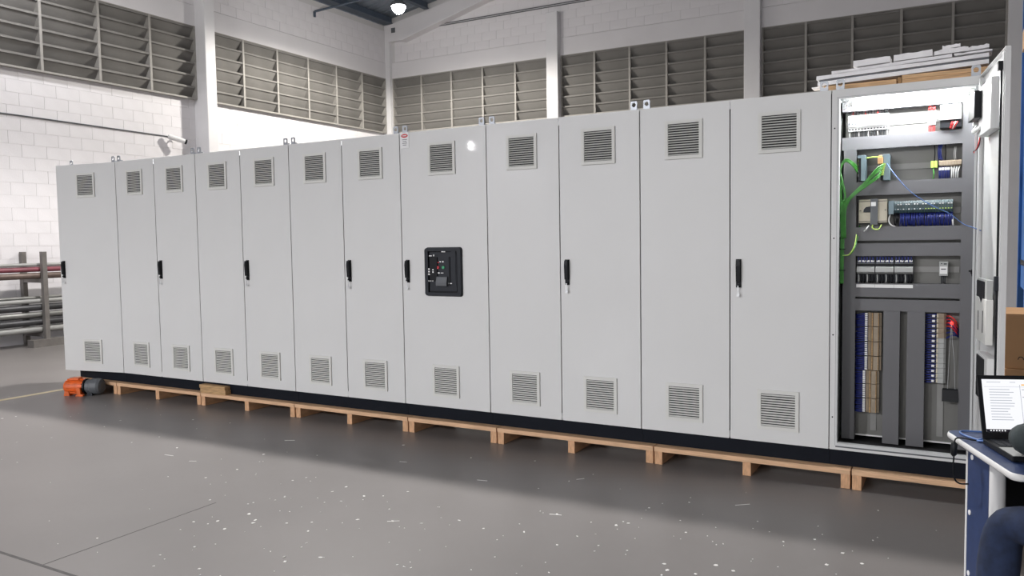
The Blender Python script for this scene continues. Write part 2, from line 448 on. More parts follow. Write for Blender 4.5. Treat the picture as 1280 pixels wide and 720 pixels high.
# ------------------------------------------------------------------ high-bay lamps
hb_cache = {}
def high_bay(i, x, y, z, power, col, beam):
    lab = ['glowing round high-bay lamp under the roof in the corner', 'high-bay lamp hung near the left wall', 'high-bay lamp hung above the middle cabinets',
           'high-bay lamp hung over the right end of the row', 'high-bay lamp in the front left of the hall', 'high-bay lamp in the front middle of the hall',
           'high-bay lamp in the front right of the hall'][i]
    t = thing('high_bay_lamp', lab, 'ceiling lamp', (x, y, z), 0, 'high-bay lamps')
    if not hb_cache:
        hb_cache['h'] = MB().lathe((0,0,0), [(0.15, 0.0), (0.16, 0.01), (0.155, 0.05), (0.09, 0.11), (0.075, 0.20), (0.02, 0.22), (0.0, 0.22)], 28).mesh('housing', 'midgrey', None, True)
        hb_cache['l'] = MB().lathe((0,0,0), [(0.0, -0.15), (0.045, -0.142), (0.085, -0.118), (0.118, -0.075), (0.135, -0.03), (0.14, 0.004)], 28).mesh('lens', 'lens', None, True)
    put('housing', hb_cache['h'], t); put('lens', hb_cache['l'], t)
    put('hanging_rod', MB().tube([(0,0,0.2), (0,0,roof_z(x)-z+0.16)], 0.012, 8).mesh('hanging_rod', 'steel'), t)
    ld = bpy.data.lights.new('lamp_light', 'SPOT'); ld.energy = power; ld.color = col; ld.shadow_soft_size = 0.16
    ld.spot_size = math.radians(beam); ld.spot_blend = 0.3
    lo = bpy.data.objects.new('lamp_light', ld); C.objects.link(lo); lo.parent = t; lo.location = (0, 0, -0.24)
for i, a in enumerate(LAMPS): high_bay(i, *a)
# the small floodlight on the left wall that mirrors in one door
fl = thing('wall_floodlight', 'small bright floodlight on the left wall towards the front', 'wall lamp', (-5.05, -14.75, 4.34))
part('housing', MB().box(-5.30, -5.08, -14.87, -14.63, 4.2, 4.5), 'midgrey', fl)
part('lens', MB().box(-5.08, -5.05, -14.81, -14.69, 4.22, 4.38), 'flood', fl)

# ------------------------------------------------------------------ cabinets
ZP, ZD, HD = 0.121, 0.222, 2.149          # pallet top, door bottom, door height
ZT = ZD + HD
def grille_mesh():
    g = MB(); S = 0.125; w = 0.022; y0, y1 = -0.011, 0.0
    g.box(-S, S, y0, y1, S-w, S); g.box(-S, S, y0, y1, -S, -S+w)
    g.box(-S, -S+w, y0, y1, -S+w, S-w); g.box(S-w, S, y0, y1, -S+w, S-w)
    n = 13; h = 2*(S-w)/n
    for i in range(n):
        z = -S+w+(i+0.5)*h
        g.prism([(-0.0105, z-0.0042), (-0.0092, z-0.0058), (-0.0015, z+0.0012), (-0.0028, z+0.0028)], lambda u, v, k: ((S-w)*(2*k-1), u, v))
    return g.mesh('vent_grille', 'grille')
GR = grille_mesh()
FIL = MB().box(-0.104, 0.104, -0.0009, 0.0, -0.104, 0.104).mesh('vent_filter', 'filter')
def handle_mesh():
    a = MB().box(-0.016, 0.016, -0.008, 0, -0.09, 0.09)
    a.prism([(-0.008, -0.055), (-0.028, -0.05), (-0.034, 0.05), (-0.028, 0.082), (-0.008, 0.085)], lambda u, v, k: (-0.012+0.024*k, u, v))
    a.lathe((0, -0.008, -0.074), [(0.010, 0.0), (0.010, -0.014), (0.0, -0.014)], 12, 'y')
    return a.mesh('handle', 'black')
HN = handle_mesh()
KEY = MB().box(-0.003, 0.003, -0.024, -0.022, -0.13, -0.078).lathe((0, -0.023, -0.135), [(0.011, -0.001), (0.011, 0.001), (0.0, 0.001)], 12, 'y').mesh('key', 'steel')
def lug_mesh():
    l = MB(); n = 20; r = 0.014; w, h = 0.023, 0.058; cz = 0.033
    # plate with a hole, standing up
    out = [(-w, 0.0), (w, 0.0), (w, h), (-w, h)]
    ring = [(r*math.cos(2*PI*k/n), cz + r*math.sin(2*PI*k/n)) for k in range(n)]
    sq = []
    for k in range(n):
        a = 2*PI*k/n; c, s = math.cos(a), math.sin(a)
        m = min(w/abs(c) if abs(c) > 1e-6 else 9, ((h-cz) if s > 0 else cz)/abs(s) if abs(s) > 1e-6 else 9)
        sq.append((c*m, cz + s*m))
    vs = [(u, y, v) for y in (0.0, 0.008) for u, v in ring+sq]
    fs = []
    for k in range(n):
        j = (k+1) % n
        fs += [(k, j, n+j, n+k), (2*n+k, 3*n+k, 3*n+j, 2*n+j), (k, 2*n+k, 2*n+j, j), (n+k, n+j, 3*n+j, 3*n+k)]
    l.add(vs, fs)
    l.box(-w, w, 0.008, 0.055, 0.0, 0.008)
    l.lathe((0, 0.034, 0.008), [(0.013, 0), (0.013, 0.009), (0.0, 0.009)], 6)
    return l.mesh('lifting_lug', 'lug')
LUG = lug_mesh()
HINGE = MB().lathe((0,0,0), [(0.0, -0.02), (0.0055, -0.02), (0.0055, 0.02), (0.0, 0.02)], 8).mesh('hinge_pin', 'steel')
door_cache = {}
def door(root, x0, x1, hinge, handle=False, ang=0.0, vents=True, name='door'):
    w = x1 - x0
    hx = x1 if hinge == 'r' else x0
    lo, hi = (-w, 0.0) if hinge == 'r' else (0.0, w)
    key = (round(w, 3), hinge)
    if key not in door_cache:
        d = MB().box(lo, hi, 0.0, 0.003, 0, HD)
        for a, b in ((lo, lo+0.003), (hi-0.003, hi)): d.box(a, b, 0.003, 0.022, 0, HD)
        d.box(lo+0.003, hi-0.003, 0.003, 0.022, 0, 0.003); d.box(lo+0.003, hi-0.003, 0.003, 0.022, HD-0.003, HD)
        d.box(lo+0.03, lo+0.05, 0.003, 0.02, 0.04, HD-0.04); d.box(hi-0.05, hi-0.03, 0.003, 0.02, 0.04, HD-0.04)
        door_cache[key] = d.mesh('door', 'grey')
    o = put(name, door_cache[key], root, (hx-root.location.x, 0, ZD-root.location.z), math.radians(ang))
    cx = (lo+hi)/2
    if vents:
        for z in (2.155-ZD, 0.43-ZD):
            put('vent_grille', GR, o, (cx, 0, z)); put('vent_filter', FIL, o, (cx, 0, z))
    if handle:
        hxl = lo + 0.052
        put('handle', HN, o, (hxl, 0, 1.287-ZD)); put('key', KEY, o, (hxl, 0, 1.287-ZD))
    return o
g = 0.004
def cabinet(x0, x1, label, doors, body=True):
    t = thing('switchgear_cabinet', label, 'cabinet', (x0, 0, ZP), 0, 'row of electrical cabinets')
    part('plinth', MB().box(x0+0.001, x1-0.001, 0.032, 0.60, ZP, ZD-0.002), 'plinth', t)
    if body:
        b = MB().box(x0+0.002, x1-0.002, 0.026, 0.60, ZD-0.002, ZT-0.012)
        part('enclosure', b, 'grey', t)
    part('roof_panel', MB().box(x0+0.002, x1-0.002, 0.006, 0.60, ZT-0.012, ZT+0.006), 'grey', t)
    for x in (x0+0.045, x1-0.045):
        for y in (0.012, 0.53): put('lifting_lug', LUG, t, (x-x0, y, ZT+0.006-ZP))
    for d in doors:
        door(t, *d)
        for x in (d[0]-g, d[1]+g):
            x = min(max(x, x0+0.008), x1-0.008)
            part('door_gasket', MB().box(x-0.008, x+0.008, 0.0232, 0.0259, ZD+0.004, ZT-0.015), 'black', t)
    for x in [d[0] for d in doors if d[2] == 'r' and d[0] > x0+0.1]:
        for z in (ZT-0.03, ZD+0.03): put('hinge_pin', HINGE, t, (x-0.004-x0, 0.004, z-ZP))
    return t
g = 0.004
cab1 = cabinet(-0.8, 0.0, 'leftmost light grey switchgear cabinet with its single door standing ajar', [(-0.8+g, -g, 'r', True, 10.0)])
cab2 = cabinet(0.0, 1.2, 'light grey double-door cabinet second from the left end of the row', [(g, 0.6-g, 'l'), (0.6+g, 1.2-g, 'r', True)])
cab3 = cabinet(1.2, 2.4, 'light grey double-door cabinet third from the left, small wood block at its foot', [(1.2+g, 1.8-g, 'l'), (1.8+g, 2.4-g, 'r', True)])
cab4 = cabinet(2.4, 3.6, 'light grey double-door cabinet directly left of the one with the breaker panel', [(2.4+g, 3.0-g, 'l'), (3.0+g, 3.6-g, 'r', True)])
cab5 = cabinet(3.6, 4.4, 'wide single-door grey cabinet with a black breaker panel in its door', [(3.6+g, 4.4-g, 'r', True)])
cab6 = cabinet(4.4, 5.6, 'light grey double-door cabinet directly right of the one with the breaker panel', [(4.4+g, 5.0-g, 'l'), (5.0+g, 5.6-g, 'r', True)])
cab7 = cabinet(5.6, 6.8, 'light grey double-door cabinet directly left of the open wired cabinet', [(5.6+g, 6.2-g, 'l'), (6.2+g, 6.8-g, 'r', True)])

# breaker panel in cabinet 5
bx0, bx1, bz0, bz1 = 3.829, 4.173, 1.093, 1.474
fr = MB()
def rrect(x0, x1, z0, z1, r, n=5):
    out = []
    for cx, cz, a0 in ((x1-r, z0+r, -90), (x1-r, z1-r, 0), (x0+r, z1-r, 90), (x0+r, z0+r, 180)):
        for k in range(n+1):
            a = math.radians(a0 + 90*k/n); out.append((cx + r*math.cos(a), cz + r*math.sin(a)))
    return out
o_ = rrect(bx0, bx1, bz0, bz1, 0.022); i_ = rrect(bx0+0.036, bx1-0.036, bz0+0.03, bz1-0.03, 0.006); n = len(o_)
vs = [(u, y, v) for y, L in ((0.0, o_), (-0.024, [(u*0.97+4.001*0.03, v*0.97+1.2835*0.03) for u, v in o_]), (-0.024, i_), (-0.006, i_)) for u, v in L]
fs = []
for r in range(3):
    for k in range(n):
        j = (k+1) % n; fs.append((r*n+k, r*n+j, (r+1)*n+j, (r+1)*n+k))
fr.add(vs, fs)
brk = part('breaker_panel', fr, 'darkgrey', cab5); tag(brk, 'black framed air circuit breaker front')
fx0, fx1, fz0, fz1 = bx0+0.036, bx1-0.036, bz0+0.03, bz1-0.03
part('breaker_face', MB().box(fx0+0.008, fx1-0.012, -0.012, -0.004, fz0+0.012, fz1-0.01), 'darkgrey', cab5, brk)
part('breaker_recess', MB().box(fx0, fx1, -0.006, -0.002, fz0, fz1), 'black', cab5, brk)
part('trip_unit', MB().box(fx0+0.013, fx0+0.085, -0.022, -0.012, fz0+0.09, fz1-0.045), 'black', cab5, brk, bev=0.003)
part('charging_lever', MB().prism([(-0.012, 1.17), (-0.034, 1.175), (-0.036, 1.20), (-0.024, 1.245), (-0.012, 1.25)], lambda u, v, k: (3.943+0.10*k, u, v)), 'midgrey', cab5, brk, bev=0.003)
part('lever_guide', MB().box(4.055, 4.066, -0.018, -0.012, 1.18, 1.40), 'black', cab5, brk)
part('side_plate', MB().box(4.075, 4.118, -0.016, -0.012, 1.18, 1.445), 'darkgrey', cab5, brk)
def marks(lst): 
    m = MB()
    for x, z, w, h, y in lst: m.box(x-w/2, x+w/2, y-0.0015, y, z-h/2, z+h/2)
    return m
part('white_markings', marks([(4.005, 1.44, 0.035, 0.009, -0.012), (3.89, 1.408, 0.026, 0.008, -0.022), (3.922, 1.411, 0.010, 0.013, -0.022),
     (3.975, 1.362, 0.012, 0.009, -0.012), (4.0, 1.362, 0.012, 0.012, -0.012), (3.952, 1.275, 0.032, 0.009, -0.012), (3.99, 1.275, 0.024, 0.006, -0.012),
     (4.068, 1.195, 0.03, 0.008, -0.016)] + [(3.874+0.0*k, 1.305-0.02*k, 0.014, 0.011, -0.022) for k in range(3)] +
     [(3.912, 1.30-0.018*k, 0.011, 0.011, -0.022) for k in range(2)] + [(3.872+0.018*k, 1.212, 0.007, 0.009, -0.022) for k in range(3)]), 'whitem', cab5, brk)
part('off_button', MB().lathe((3.955, -0.012, 1.318), [(0.012, 0), (0.012, -0.008), (0, -0.008)], 14, 'y').box(3.945, 3.962, -0.0135, -0.012, 1.352, 1.36), 'redm', cab5, brk)
part('on_button', MB().lathe((4.005, -0.012, 1.318), [(0.012, 0), (0.012, -0.008), (0, -0.008)], 14, 'y'), 'greenm', cab5, brk)
# danger tag on the upper corner of that door
tg = part('warning_tag', MB().box(3.612, 3.694, -0.0035, -0.002, 2.255, 2.378), 'whitem', cab5); tag(tg, 'white warning tag with red oval')
ov = [(3.653 + 0.032*math.cos(2*PI*k/20), 2.352 + 0.015*math.sin(2*PI*k/20)) for k in range(20)]
part('red_oval', MB().prism(ov, lambda u, v, k: (u, -0.0045+0.001*k, v)), 'redm', cab5, tg)
part('tag_print', marks([(3.653, 2.352, 0.038, 0.007, -0.0045), (3.653, 2.352, 0.030, 0.004, -0.0046)]), 'whitem', cab5, tg)
part('tag_lines', marks([(3.653, 2.322-0.014*k, 0.045-0.01*(k % 2), 0.004, -0.0035) for k in range(4)]), 'midgrey', cab5, tg)

# ------------------------------------------------------------------ the open cabinet
X0, X1 = 6.8, 7.583
cab8 = cabinet(X0, X1, 'open cabinet at the right end full of wiring, lit by a tube lamp inside', [], body=False)
e = MB()
e.box(X0+0.002, X0+0.02, 0.026, 0.6, ZD, ZT-0.012); e.box(X1-0.02, X1-0.002, 0.026, 0.6, ZD, ZT-0.012)
e.box(X0+0.02, X1-0.02, 0.58, 0.6, ZD, ZT-0.012)
e.box(X0+0.02, X1-0.02, 0.026, 0.58, ZT-0.03, ZT-0.012)
part('enclosure', e, 'inner', cab8)
part('dark_bottom', MB().box(X0+0.02, X1-0.02, 0.03, 0.58, ZD, ZD+0.008), 'dark', cab8)  # black sheet painting in the shade of the open cabinet bottom
part('plate_edge', MB().box(6.85, 7.545, 0.268, 0.279, 0.262, 0.270), 'modwhite', cab8)
f = MB()
f.box(X0+0.002, X0+0.034, 0.0, 0.026, ZD, ZT-0.012); f.box(X1-0.034, X1-0.002, 0.0, 0.026, ZD, ZT-0.012)
f.box(X0+0.034, X1-0.034, 0.0, 0.026, ZT-0.042, ZT-0.012); f.box(X0+0.034, X1-0.034, 0.0, 0.026, ZD, ZD+0.026)
part('front_frame', f, 'grey', cab8)
f = MB()      # inner raised sealing lip
f.box(X0+0.034, X0+0.045, -0.008, 0.03, ZD+0.026, ZT-0.042); f.box(X1-0.045, X1-0.034, -0.008, 0.03, ZD+0.026, ZT-0.042)
f.box(X0+0.045, X1-0.045, -0.008, 0.03, ZT-0.053, ZT-0.042); f.box(X0+0.045, X1-0.045, -0.008, 0.03, ZD+0.026, ZD+0.042)
part('sealing_lip', f, 'inner', cab8)
f = MB()
f.box(X0+0.032, X0+0.036, -0.0015, 0.0, ZD+0.024, ZT-0.04); f.box(X1-0.036, X1-0.032, -0.0015, 0.0, ZD+0.024, ZT-0.04)
f.box(X0+0.036, X1-0.036, -0.0015, 0.0, ZT-0.044, ZT-0.04); f.box(X0+0.036, X1-0.036, -0.0015, 0.0, ZD+0.016, ZD+0.026)
part('seal_groove', f, 'midgrey', cab8)
for z in (0.42, 0.92, 1.5, 2.15):
    part('lock_hole', MB().lathe((X0+0.018, 0.0, z), [(0.0045, 0.001), (0.0045, -0.001), (0, -0.001)], 10, 'y'), 'black', cab8)
part('mounting_plate', MB().box(6.845, 7.548, 0.28, 0.285, 0.262, 2.34), 'plate', cab8)
for x in (6.87, 7.02, 7.18, 7.34, 7.5):
    part('plate_foot', MB().box(x-0.01, x+0.01, 0.285, 0.34, 0.26, 0.29), 'steel', cab8)
# wiring ducts
def duct(x0, x1, z0, z1, y0=0.2, y1=0.28):
    m = MB(); c = MB(); p = 0.0125; tw = 0.0075
    horiz = (x1-x0) > (z1-z0)
    m.box(x0, x1, y1-0.003, y1, z0, z1)
    if horiz:
        for zz in (z0, z1-0.0025):
            m.box(x0, x1, y0+0.05, y1, zz, zz+0.0025)
            k = x0
            while k + tw <= x1: m.box(k, k+tw, y0+0.004, y0+0.05, zz, zz+0.0025); k += p
    else:
        for xx in (x0, x1-0.0025):
            m.box(xx, xx+0.0025, y0+0.05, y1, z0, z1)
            k = z0
            while k + tw <= z1: m.box(xx, xx+0.0025, y0+0.004, y0+0.05, k, k+tw); k += p
    c.box(x0-0.001, x1+0.001, y0, y0+0.003, z0-0.001, z1+0.001)
    if horiz: c.box(x0, x1, y0+0.003, y0+0.010, z0-0.001, z0+0.0015).box(x0, x1, y0+0.003, y0+0.010, z1-0.0015, z1+0.001)
    else: c.box(x0-0.001, x0+0.0015, y0+0.003, y0+0.010, z0, z1).box(x1-0.0015, x1+0.001, y0+0.003, y0+0.010, z0, z1)
    d = part('wiring_duct', m, 'duct', cab8)
    part('duct_cover', c, 'duct', cab8, d)
    return d
XL, XR = 6.917, 7.480
for a, b, z0, z1 in ((6.835, XR-0.002, 2.270, 2.325), (6.835, XR-0.002, 2.037, 2.112), (XL+0.002, XR-0.002, 1.757, 1.837), (XL+0.002, XR-0.002, 1.483, 1.563),
                     (XL+0.002, XR-0.002, 1.389, 1.464), (XL+0.002, XR-0.002, 1.140, 1.222), (XL+0.002, XR-0.002, 1.056, 1.125)):
    duct(a, b, z0, z1)
duct(6.846, XL, 0.250, 2.034); duct(XR, 7.547, 0.250, 2.325)
duct(7.078, 7.166, 0.243, 1.053); duct(7.207, 7.300, 0.243, 1.053)
def rail(x0, x1, z, vertical=False):
    if vertical: m = MB().box(z-0.017, z+0.017, 0.272, 0.275, x0, x1).box(z-0.010, z+0.010, 0.275, 0.28, x0, x1)
    else: m = MB().box(x0, x1, 0.272, 0.275, z-0.017, z+0.017).box(x0, x1, 0.275, 0.28, z-0.010, z+0.010)
    return part('din_rail', m, 'railm', cab8)
rail(6.85, XR-0.005, 2.195); rail(XL+0.005, XR-0.005, 1.925); rail(XL+0.005, XR-0.005, 1.655); rail(XL+0.005, XR-0.005, 1.305)
rail(0.30, 1.05, 7.02, True); rail(0.30, 1.05, 7.385, True)
def wire(pts, r, m, name='wire', k=5, n=6):
    return part(name, MB().tube(catmull(pts, k), r, n), m, cab8, smooth=True)

# row 1: white miniature breakers, relay, power supply
for k in range(13):
    x = 6.866 + k*0.0174
    b = part('miniature_breaker', MB().prism([(0.272, 2.245), (0.225, 2.245), (0.225, 2.222), (0.208, 2.218), (0.208, 2.178), (0.225, 2.174), (0.225, 2.152), (0.272, 2.152)],
             lambda u, v, q: (x+0.0165*q, u, v)), 'modwhite', cab8)
    part('toggle', MB().box(x+0.004, x+0.0125, 0.198, 0.208, 2.188, 2.202), 'midgrey', cab8, b)
    part('terminal_screw', MB().box(x+0.005, x+0.0115, 0.2235, 0.225, 2.158, 2.165).box(x+0.005, x+0.0115, 0.2235, 0.225, 2.231, 2.238), 'darkgrey', cab8, b)
    wire([(x+0.008, 0.24, 2.152), (x+0.008, 0.232, 2.13), (x+0.008, 0.245, 2.108)], 0.0022, 'darkgrey' if k % 3 else 'whitewire', k=2, n=5)
    wire([(x+0.008, 0.24, 2.245), (x+0.008, 0.232, 2.258), (x+0.008, 0.245, 2.275)], 0.0022, 'darkgrey' if k % 4 != 1 else 'redwire', k=2, n=5)
for k in range(2):
    x = 7.300 + k*0.021
    b = part('relay', MB().prism([(0.272, 2.236), (0.225, 2.236), (0.215, 2.22), (0.215, 2.175), (0.225, 2.155), (0.272, 2.155)], lambda u, v, q: (x+0.0195*q, u, v)), 'modwhite', cab8)
    part('relay_window', MB().box(x+0.004, x+0.015, 0.2135, 0.215, 2.186, 2.206), 'limewire', cab8, b)
    for q in (0.005, 0.014):
        wire([(x+q, 0.24, 2.236), (x+q, 0.228, 2.254), (x+q, 0.24, 2.275)], 0.0026, 'redwire', k=2, n=5)
        wire([(x+q, 0.24, 2.155), (x+q, 0.228, 2.133), (x+q, 0.24, 2.105)], 0.0026, 'redwire', k=2, n=5)
ps = part('power_supply', MB().box(7.364, 7.472, 0.175, 0.27, 2.172, 2.258), 'modgrey', cab8, bev=0.003)
part('power_supply_label', MB().box(7.388, 7.456, 0.1735, 0.175, 2.236, 2.254), 'modwhite', cab8, ps)
part('adjuster_strip', MB().box(7.368, 7.382, 0.1735, 0.175, 2.18, 2.248).box(7.375, 7.38, 0.172, 0.1735, 2.19, 2.196).box(7.375, 7.38, 0.172, 0.1735, 2.21, 2.216), 'cream', cab8, ps)
part('terminal_strip', MB().box(7.364, 7.472, 0.185, 0.265, 2.128, 2.172), 'black', cab8, ps)
for q in range(4): wire([(7.425+0.009*q, 0.183, 2.16), (7.42+0.009*q, 0.168, 2.145), (7.415+0.006*q, 0.19, 2.118)], 0.0028, 'redwire' if q != 2 else 'whitewire', k=3, n=5)

# row 2: two network switches with green cables, terminals with blue and white wires
def switch(x0, x1, z0, z1):
    s = part('network_switch', MB().box(x0+0.018, x1, 0.15, 0.27, z0, z1), 'bluegrey', cab8, bev=0.002)
    part('port_face', MB().box(x0+0.002, x0+0.018, 0.165, 0.26, z0+0.004, z1-0.012), 'darkgrey', cab8, s)
    part('switch_head', MB().box(x0-0.002, x0+0.018, 0.15, 0.262, z1-0.016, z1), 'bluegrey', cab8, s)
    for i in range(5):
        part('port', MB().box(x0-0.003, x0+0.002, 0.185, 0.20, z0+0.03+i*0.022, z0+0.043+i*0.022), 'limewire' if i > 1 else 'whitem', cab8, s)
    return s
switch(6.930, 6.972, 1.842, 1.996); switch(7.052, 7.102, 1.840, 1.994)
part('orange_plug', MB().box(7.040, 7.068, 0.14, 0.20, 1.938, 1.978).box(7.044, 7.064, 0.145, 0.19, 1.978, 1.99), 'orangeplug', cab8, bev=0.003)
for i in range(3):      # loop from the duct into the first switch
    d = 0.010*i
    wire([(6.835+0.004*i, 0.16, 1.60), (6.833+0.004*i, 0.13, 1.80-d), (6.840, 0.10, 1.925-d), (6.868, 0.09, 1.972-0.7*d), (6.905, 0.11, 1.955-d), (6.928, 0.16, 1.925-1.6*d)], 0.0045, 'greenwire', 'green_cable')
for i in range(3):
    d = 0.011*i
    wire([(6.842+0.004*i, 0.15, 1.62), (6.852+0.002*i, 0.12, 1.72), (6.868, 0.10, 1.76-d), (6.852, 0.10, 1.84-d), (6.836, 0.13, 1.90-d)], 0.004, 'greenwire', 'green_cable')
for i in range(6):      # bundle from the second switch down to the left duct
    d = 0.012*i
    wire([(6.842+0.0045*i, 0.15, 1.50), (6.845+0.0045*i, 0.12, 1.68-0.2*d), (6.905, 0.105, 1.762-0.3*d), (6.975, 0.10, 1.83-0.5*d), (7.04, 0.11, 1.91-1.0*d) if i < 3 else (7.04, 0.11, 1.885-0.6*d), (7.075-0.004*i, 0.15, 1.935-1.0*d)], 0.0048, 'greenwire', 'green_cable')
    part('cable_plug', MB().box(7.062-0.002*i, 7.082-0.002*i, 0.142, 0.158, 1.930-1.0*d, 1.940-1.0*d), 'limewire', cab8)
wire([(6.972, 0.17, 1.978), (7.01, 0.16, 1.982), (7.045, 0.165, 1.98)], 0.0038, 'limewire', 'green_cable')
for i in range(6):      # vertical green bundle beside the left duct
    wire([(6.838+0.006*(i % 3), 0.17+0.01*(i//3), 1.52), (6.838+0.006*(i % 3), 0.16+0.01*(i//3), 1.35), (6.836+0.006*(i % 3), 0.17+0.01*(i//3), 1.22)], 0.005, 'greenwire', 'green_cable')
for z in (1.50, 1.43, 1.30): part('cable_tie', MB().box(6.830, 6.862, 0.148, 0.195, z, z+0.005), 'black', cab8)
wire([(6.85, 0.15, 1.40), (6.885, 0.12, 1.395), (6.915, 0.13, 1.43), (6.925, 0.19, 1.49), (6.935, 0.24, 1.575)], 0.004, 'greenwire', 'green_cable')
wire([(6.85, 0.15, 1.395), (6.89, 0.11, 1.40), (6.917, 0.13, 1.45), (6.922, 0.19, 1.52)], 0.003, 'limewire', 'green_cable')
for k in range(8):
    x = 7.360 + k*0.0145
    part('terminal_block', MB().prism([(0.272, 1.946), (0.235, 1.946), (0.224, 1.938), (0.224, 1.918), (0.235, 1.910), (0.272, 1.910)], lambda u, v, q: (x+0.0135*q, u, v)), 'beige', cab8)
    if k < 4:
        for q in (0.003, 0.0095): wire([(x+q, 0.24, 1.912), (x+q, 0.226, 1.885), (x+q, 0.24, 1.835)], 0.0032, 'bluewire', k=2, n=5)
        part('wire_marker', MB().box(x+0.001, x+0.0125, 0.222, 0.229, 1.888, 1.903), 'whitem', cab8)
    else:
        wire([(x+0.007, 0.24, 1.912), (x+0.009-0.004*(k-4), 0.224, 1.88), (x+0.004-0.004*(k-5), 0.24, 1.835)], 0.0036, 'whitewire', k=3, n=5)
for k in range(2): part('earth_terminal', MB().box(7.318+0.018*k, 7.334+0.018*k, 0.226, 0.272, 1.905, 1.945), 'limewire', cab8)
wire([(7.33, 0.235, 1.905), (7.335, 0.222, 1.87), (7.33, 0.24, 1.835)], 0.004, 'greenwire', k=3)
for q in range(3): wire([(7.360+0.008*q, 0.235, 2.037), (7.356+0.006*q, 0.222, 2.00), (7.360+0.008*q, 0.235, 1.95)], 0.0042, 'bluewire', k=3)
for x in (7.336, 7.392): wire([(x, 0.24, 2.037), (x+0.003, 0.226, 1.99), (x, 0.24, 1.945)], 0.0028, 'black', k=3, n=5)
for x in (7.440, 7.447): wire([(x, 0.24, 2.02), (x-0.003, 0.226, 1.98), (x, 0.24, 1.946)], 0.0022, 'whitewire', k=3, n=5)

# row 3: beige switch with dark handle, controller row with blue wires
iso = part('isolator_switch', MB().box(6.931, 7.090, 0.215, 0.272, 1.590, 1.732), 'cream', cab8, bev=0.003)
part('isolator_centre', MB().box(6.998, 7.038, 0.195, 0.216, 1.578, 1.735), 'midgrey', cab8, iso)
part('isolator_lever', MB().prism([(6.958, 1.655), (6.998, 1.655), (6.998, 1.69), (6.972, 1.686), (6.960, 1.672)], lambda u, v, q: (u, 0.203+0.012*q, v)), 'darkgrey', cab8, iso)
part('isolator_label', MB().box(7.002, 7.028, 0.1935, 0.195, 1.69, 1.715), 'whitem', cab8, iso)
part('isolator_seams', MB().box(6.932, 6.998, 0.2135, 0.2155, 1.719, 1.722).box(7.038, 7.089, 0.2135, 0.2155, 1.719, 1.722).box(6.932, 6.998, 0.2135, 0.2155, 1.598, 1.601).box(7.038, 7.089, 0.2135, 0.2155, 1.598, 1.601)
     .box(6.936, 6.946, 0.2135, 0.2155, 1.662, 1.666).box(7.075, 7.085, 0.2135, 0.2155, 1.664, 1.668), 'darkgrey', cab8, iso)
wire([(7.01, 0.2, 1.578), (7.015, 0.17, 1.555), (7.045, 0.165, 1.55), (7.06, 0.19, 1.575)], 0.0035, 'limewire', 'green_cable')
wire([(6.99, 0.2, 1.575), (6.98, 0.17, 1.555), (6.965, 0.18, 1.54)], 0.0035, 'whitewire')
part('controller_head', MB().box(7.098, 7.126, 0.19, 0.27, 1.638, 1.718), 'bluegrey', cab8, bev=0.002)
for k in range(21):
    x = 7.128 + k*0.0147
    b = part('controller_module', MB().prism([(0.27, 1.716), (0.205, 1.716), (0.195, 1.700), (0.195, 1.66), (0.205, 1.645), (0.27, 1.645)], lambda u, v, q: (x+0.0137*q, u, v)), 'teal', cab8)
    part('module_marker', MB().box(x+0.002, x+0.0115, 0.1935, 0.195, 1.692, 1.6975).box(x+0.003, x+0.0105, 0.2035, 0.205, 1.706, 1.711), 'whitem' if k % 3 else 'bluegrey', cab8, b)
    part('module_light', MB().box(x+0.003, x+0.0105, 0.1935, 0.195, 1.664, 1.669), 'limewire' if k > 10 else ('whitem' if k % 2 else 'bluegrey'), cab8, b)
    for q in (0.004, 0.010):
        zz = random.uniform(1.558, 1.572)
        wire([(x+q, 0.225, 1.645), (x+q+random.uniform(-.003,.003), 0.198, 1.615), (x+q+random.uniform(-.004,.004), 0.225, zz)], 0.0038, 'bluewire' if k > 1 else 'black', k=3, n=5)
    if k > 11: part('wire_marker', MB().box(x+0.002, x+0.0115, 0.200, 0.21, 1.617, 1.626), 'whitem', cab8)
wire([(7.105, 0.23, 1.638), (7.100, 0.205, 1.60), (7.112, 0.20, 1.575), (7.135, 0.21, 1.565)], 0.004, 'whitewire', k=4)
wire([(7.434, 0.22, 1.625), (7.436, 0.20, 1.59), (7.440, 0.22, 1.56)], 0.0045, 'whitewire', k=3)

# row 4: contactor groups and a small module
for k in range(3):
    x = 6.924 + k*0.1045; w = 0.1015
    b = part('contactor_group', MB().box(x, x+w, 0.215, 0.272, 1.232, 1.384), 'darkgrey', cab8)
    part('contactor_front', MB().prism([(0.215, 1.325), (0.190, 1.318), (0.190, 1.292), (0.215, 1.280)], lambda u, v, q: (x+0.001+(w-0.002)*q, u, v)), 'modgrey', cab8, b)
    part('contactor_seam', MB().box(x, x+w, 0.2135, 0.2155, 1.330, 1.338).box(x, x+w, 0.2135, 0.2155, 1.272, 1.279), 'black', cab8, b)
    part('contactor_terminals', MB().box(x, x+w, 0.205, 0.216, 1.340, 1.346), 'midgrey', cab8, b)
    for q in range(4):
        part('wire_marker', MB().box(x+0.006+q*0.0245, x+0.024+q*0.0245, 0.206, 0.212, 1.352, 1.363), 'whitem', cab8)
    for q in range(6):
        wire([(x+0.01+q*0.0162, 0.214, 1.384), (x+0.01+q*0.0162, 0.207, 1.37), (x+0.01+q*0.0162, 0.214, 1.345)], 0.0045, 'bluewire', k=2, n=5)
        wire([(x+0.01+q*0.0162, 0.214, 1.275), (x+0.013+q*0.0162, 0.203, 1.25), (x+0.01+q*0.0162, 0.214, 1.225)], 0.0042, 'black' if q % 3 else 'modgrey', k=2, n=5)
    part('duct_label', MB().box(x-0.001, x+w+(0 if k == 2 else 0.001), 0.1982, 0.1998, 1.196, 1.216), 'modwhite', cab8)
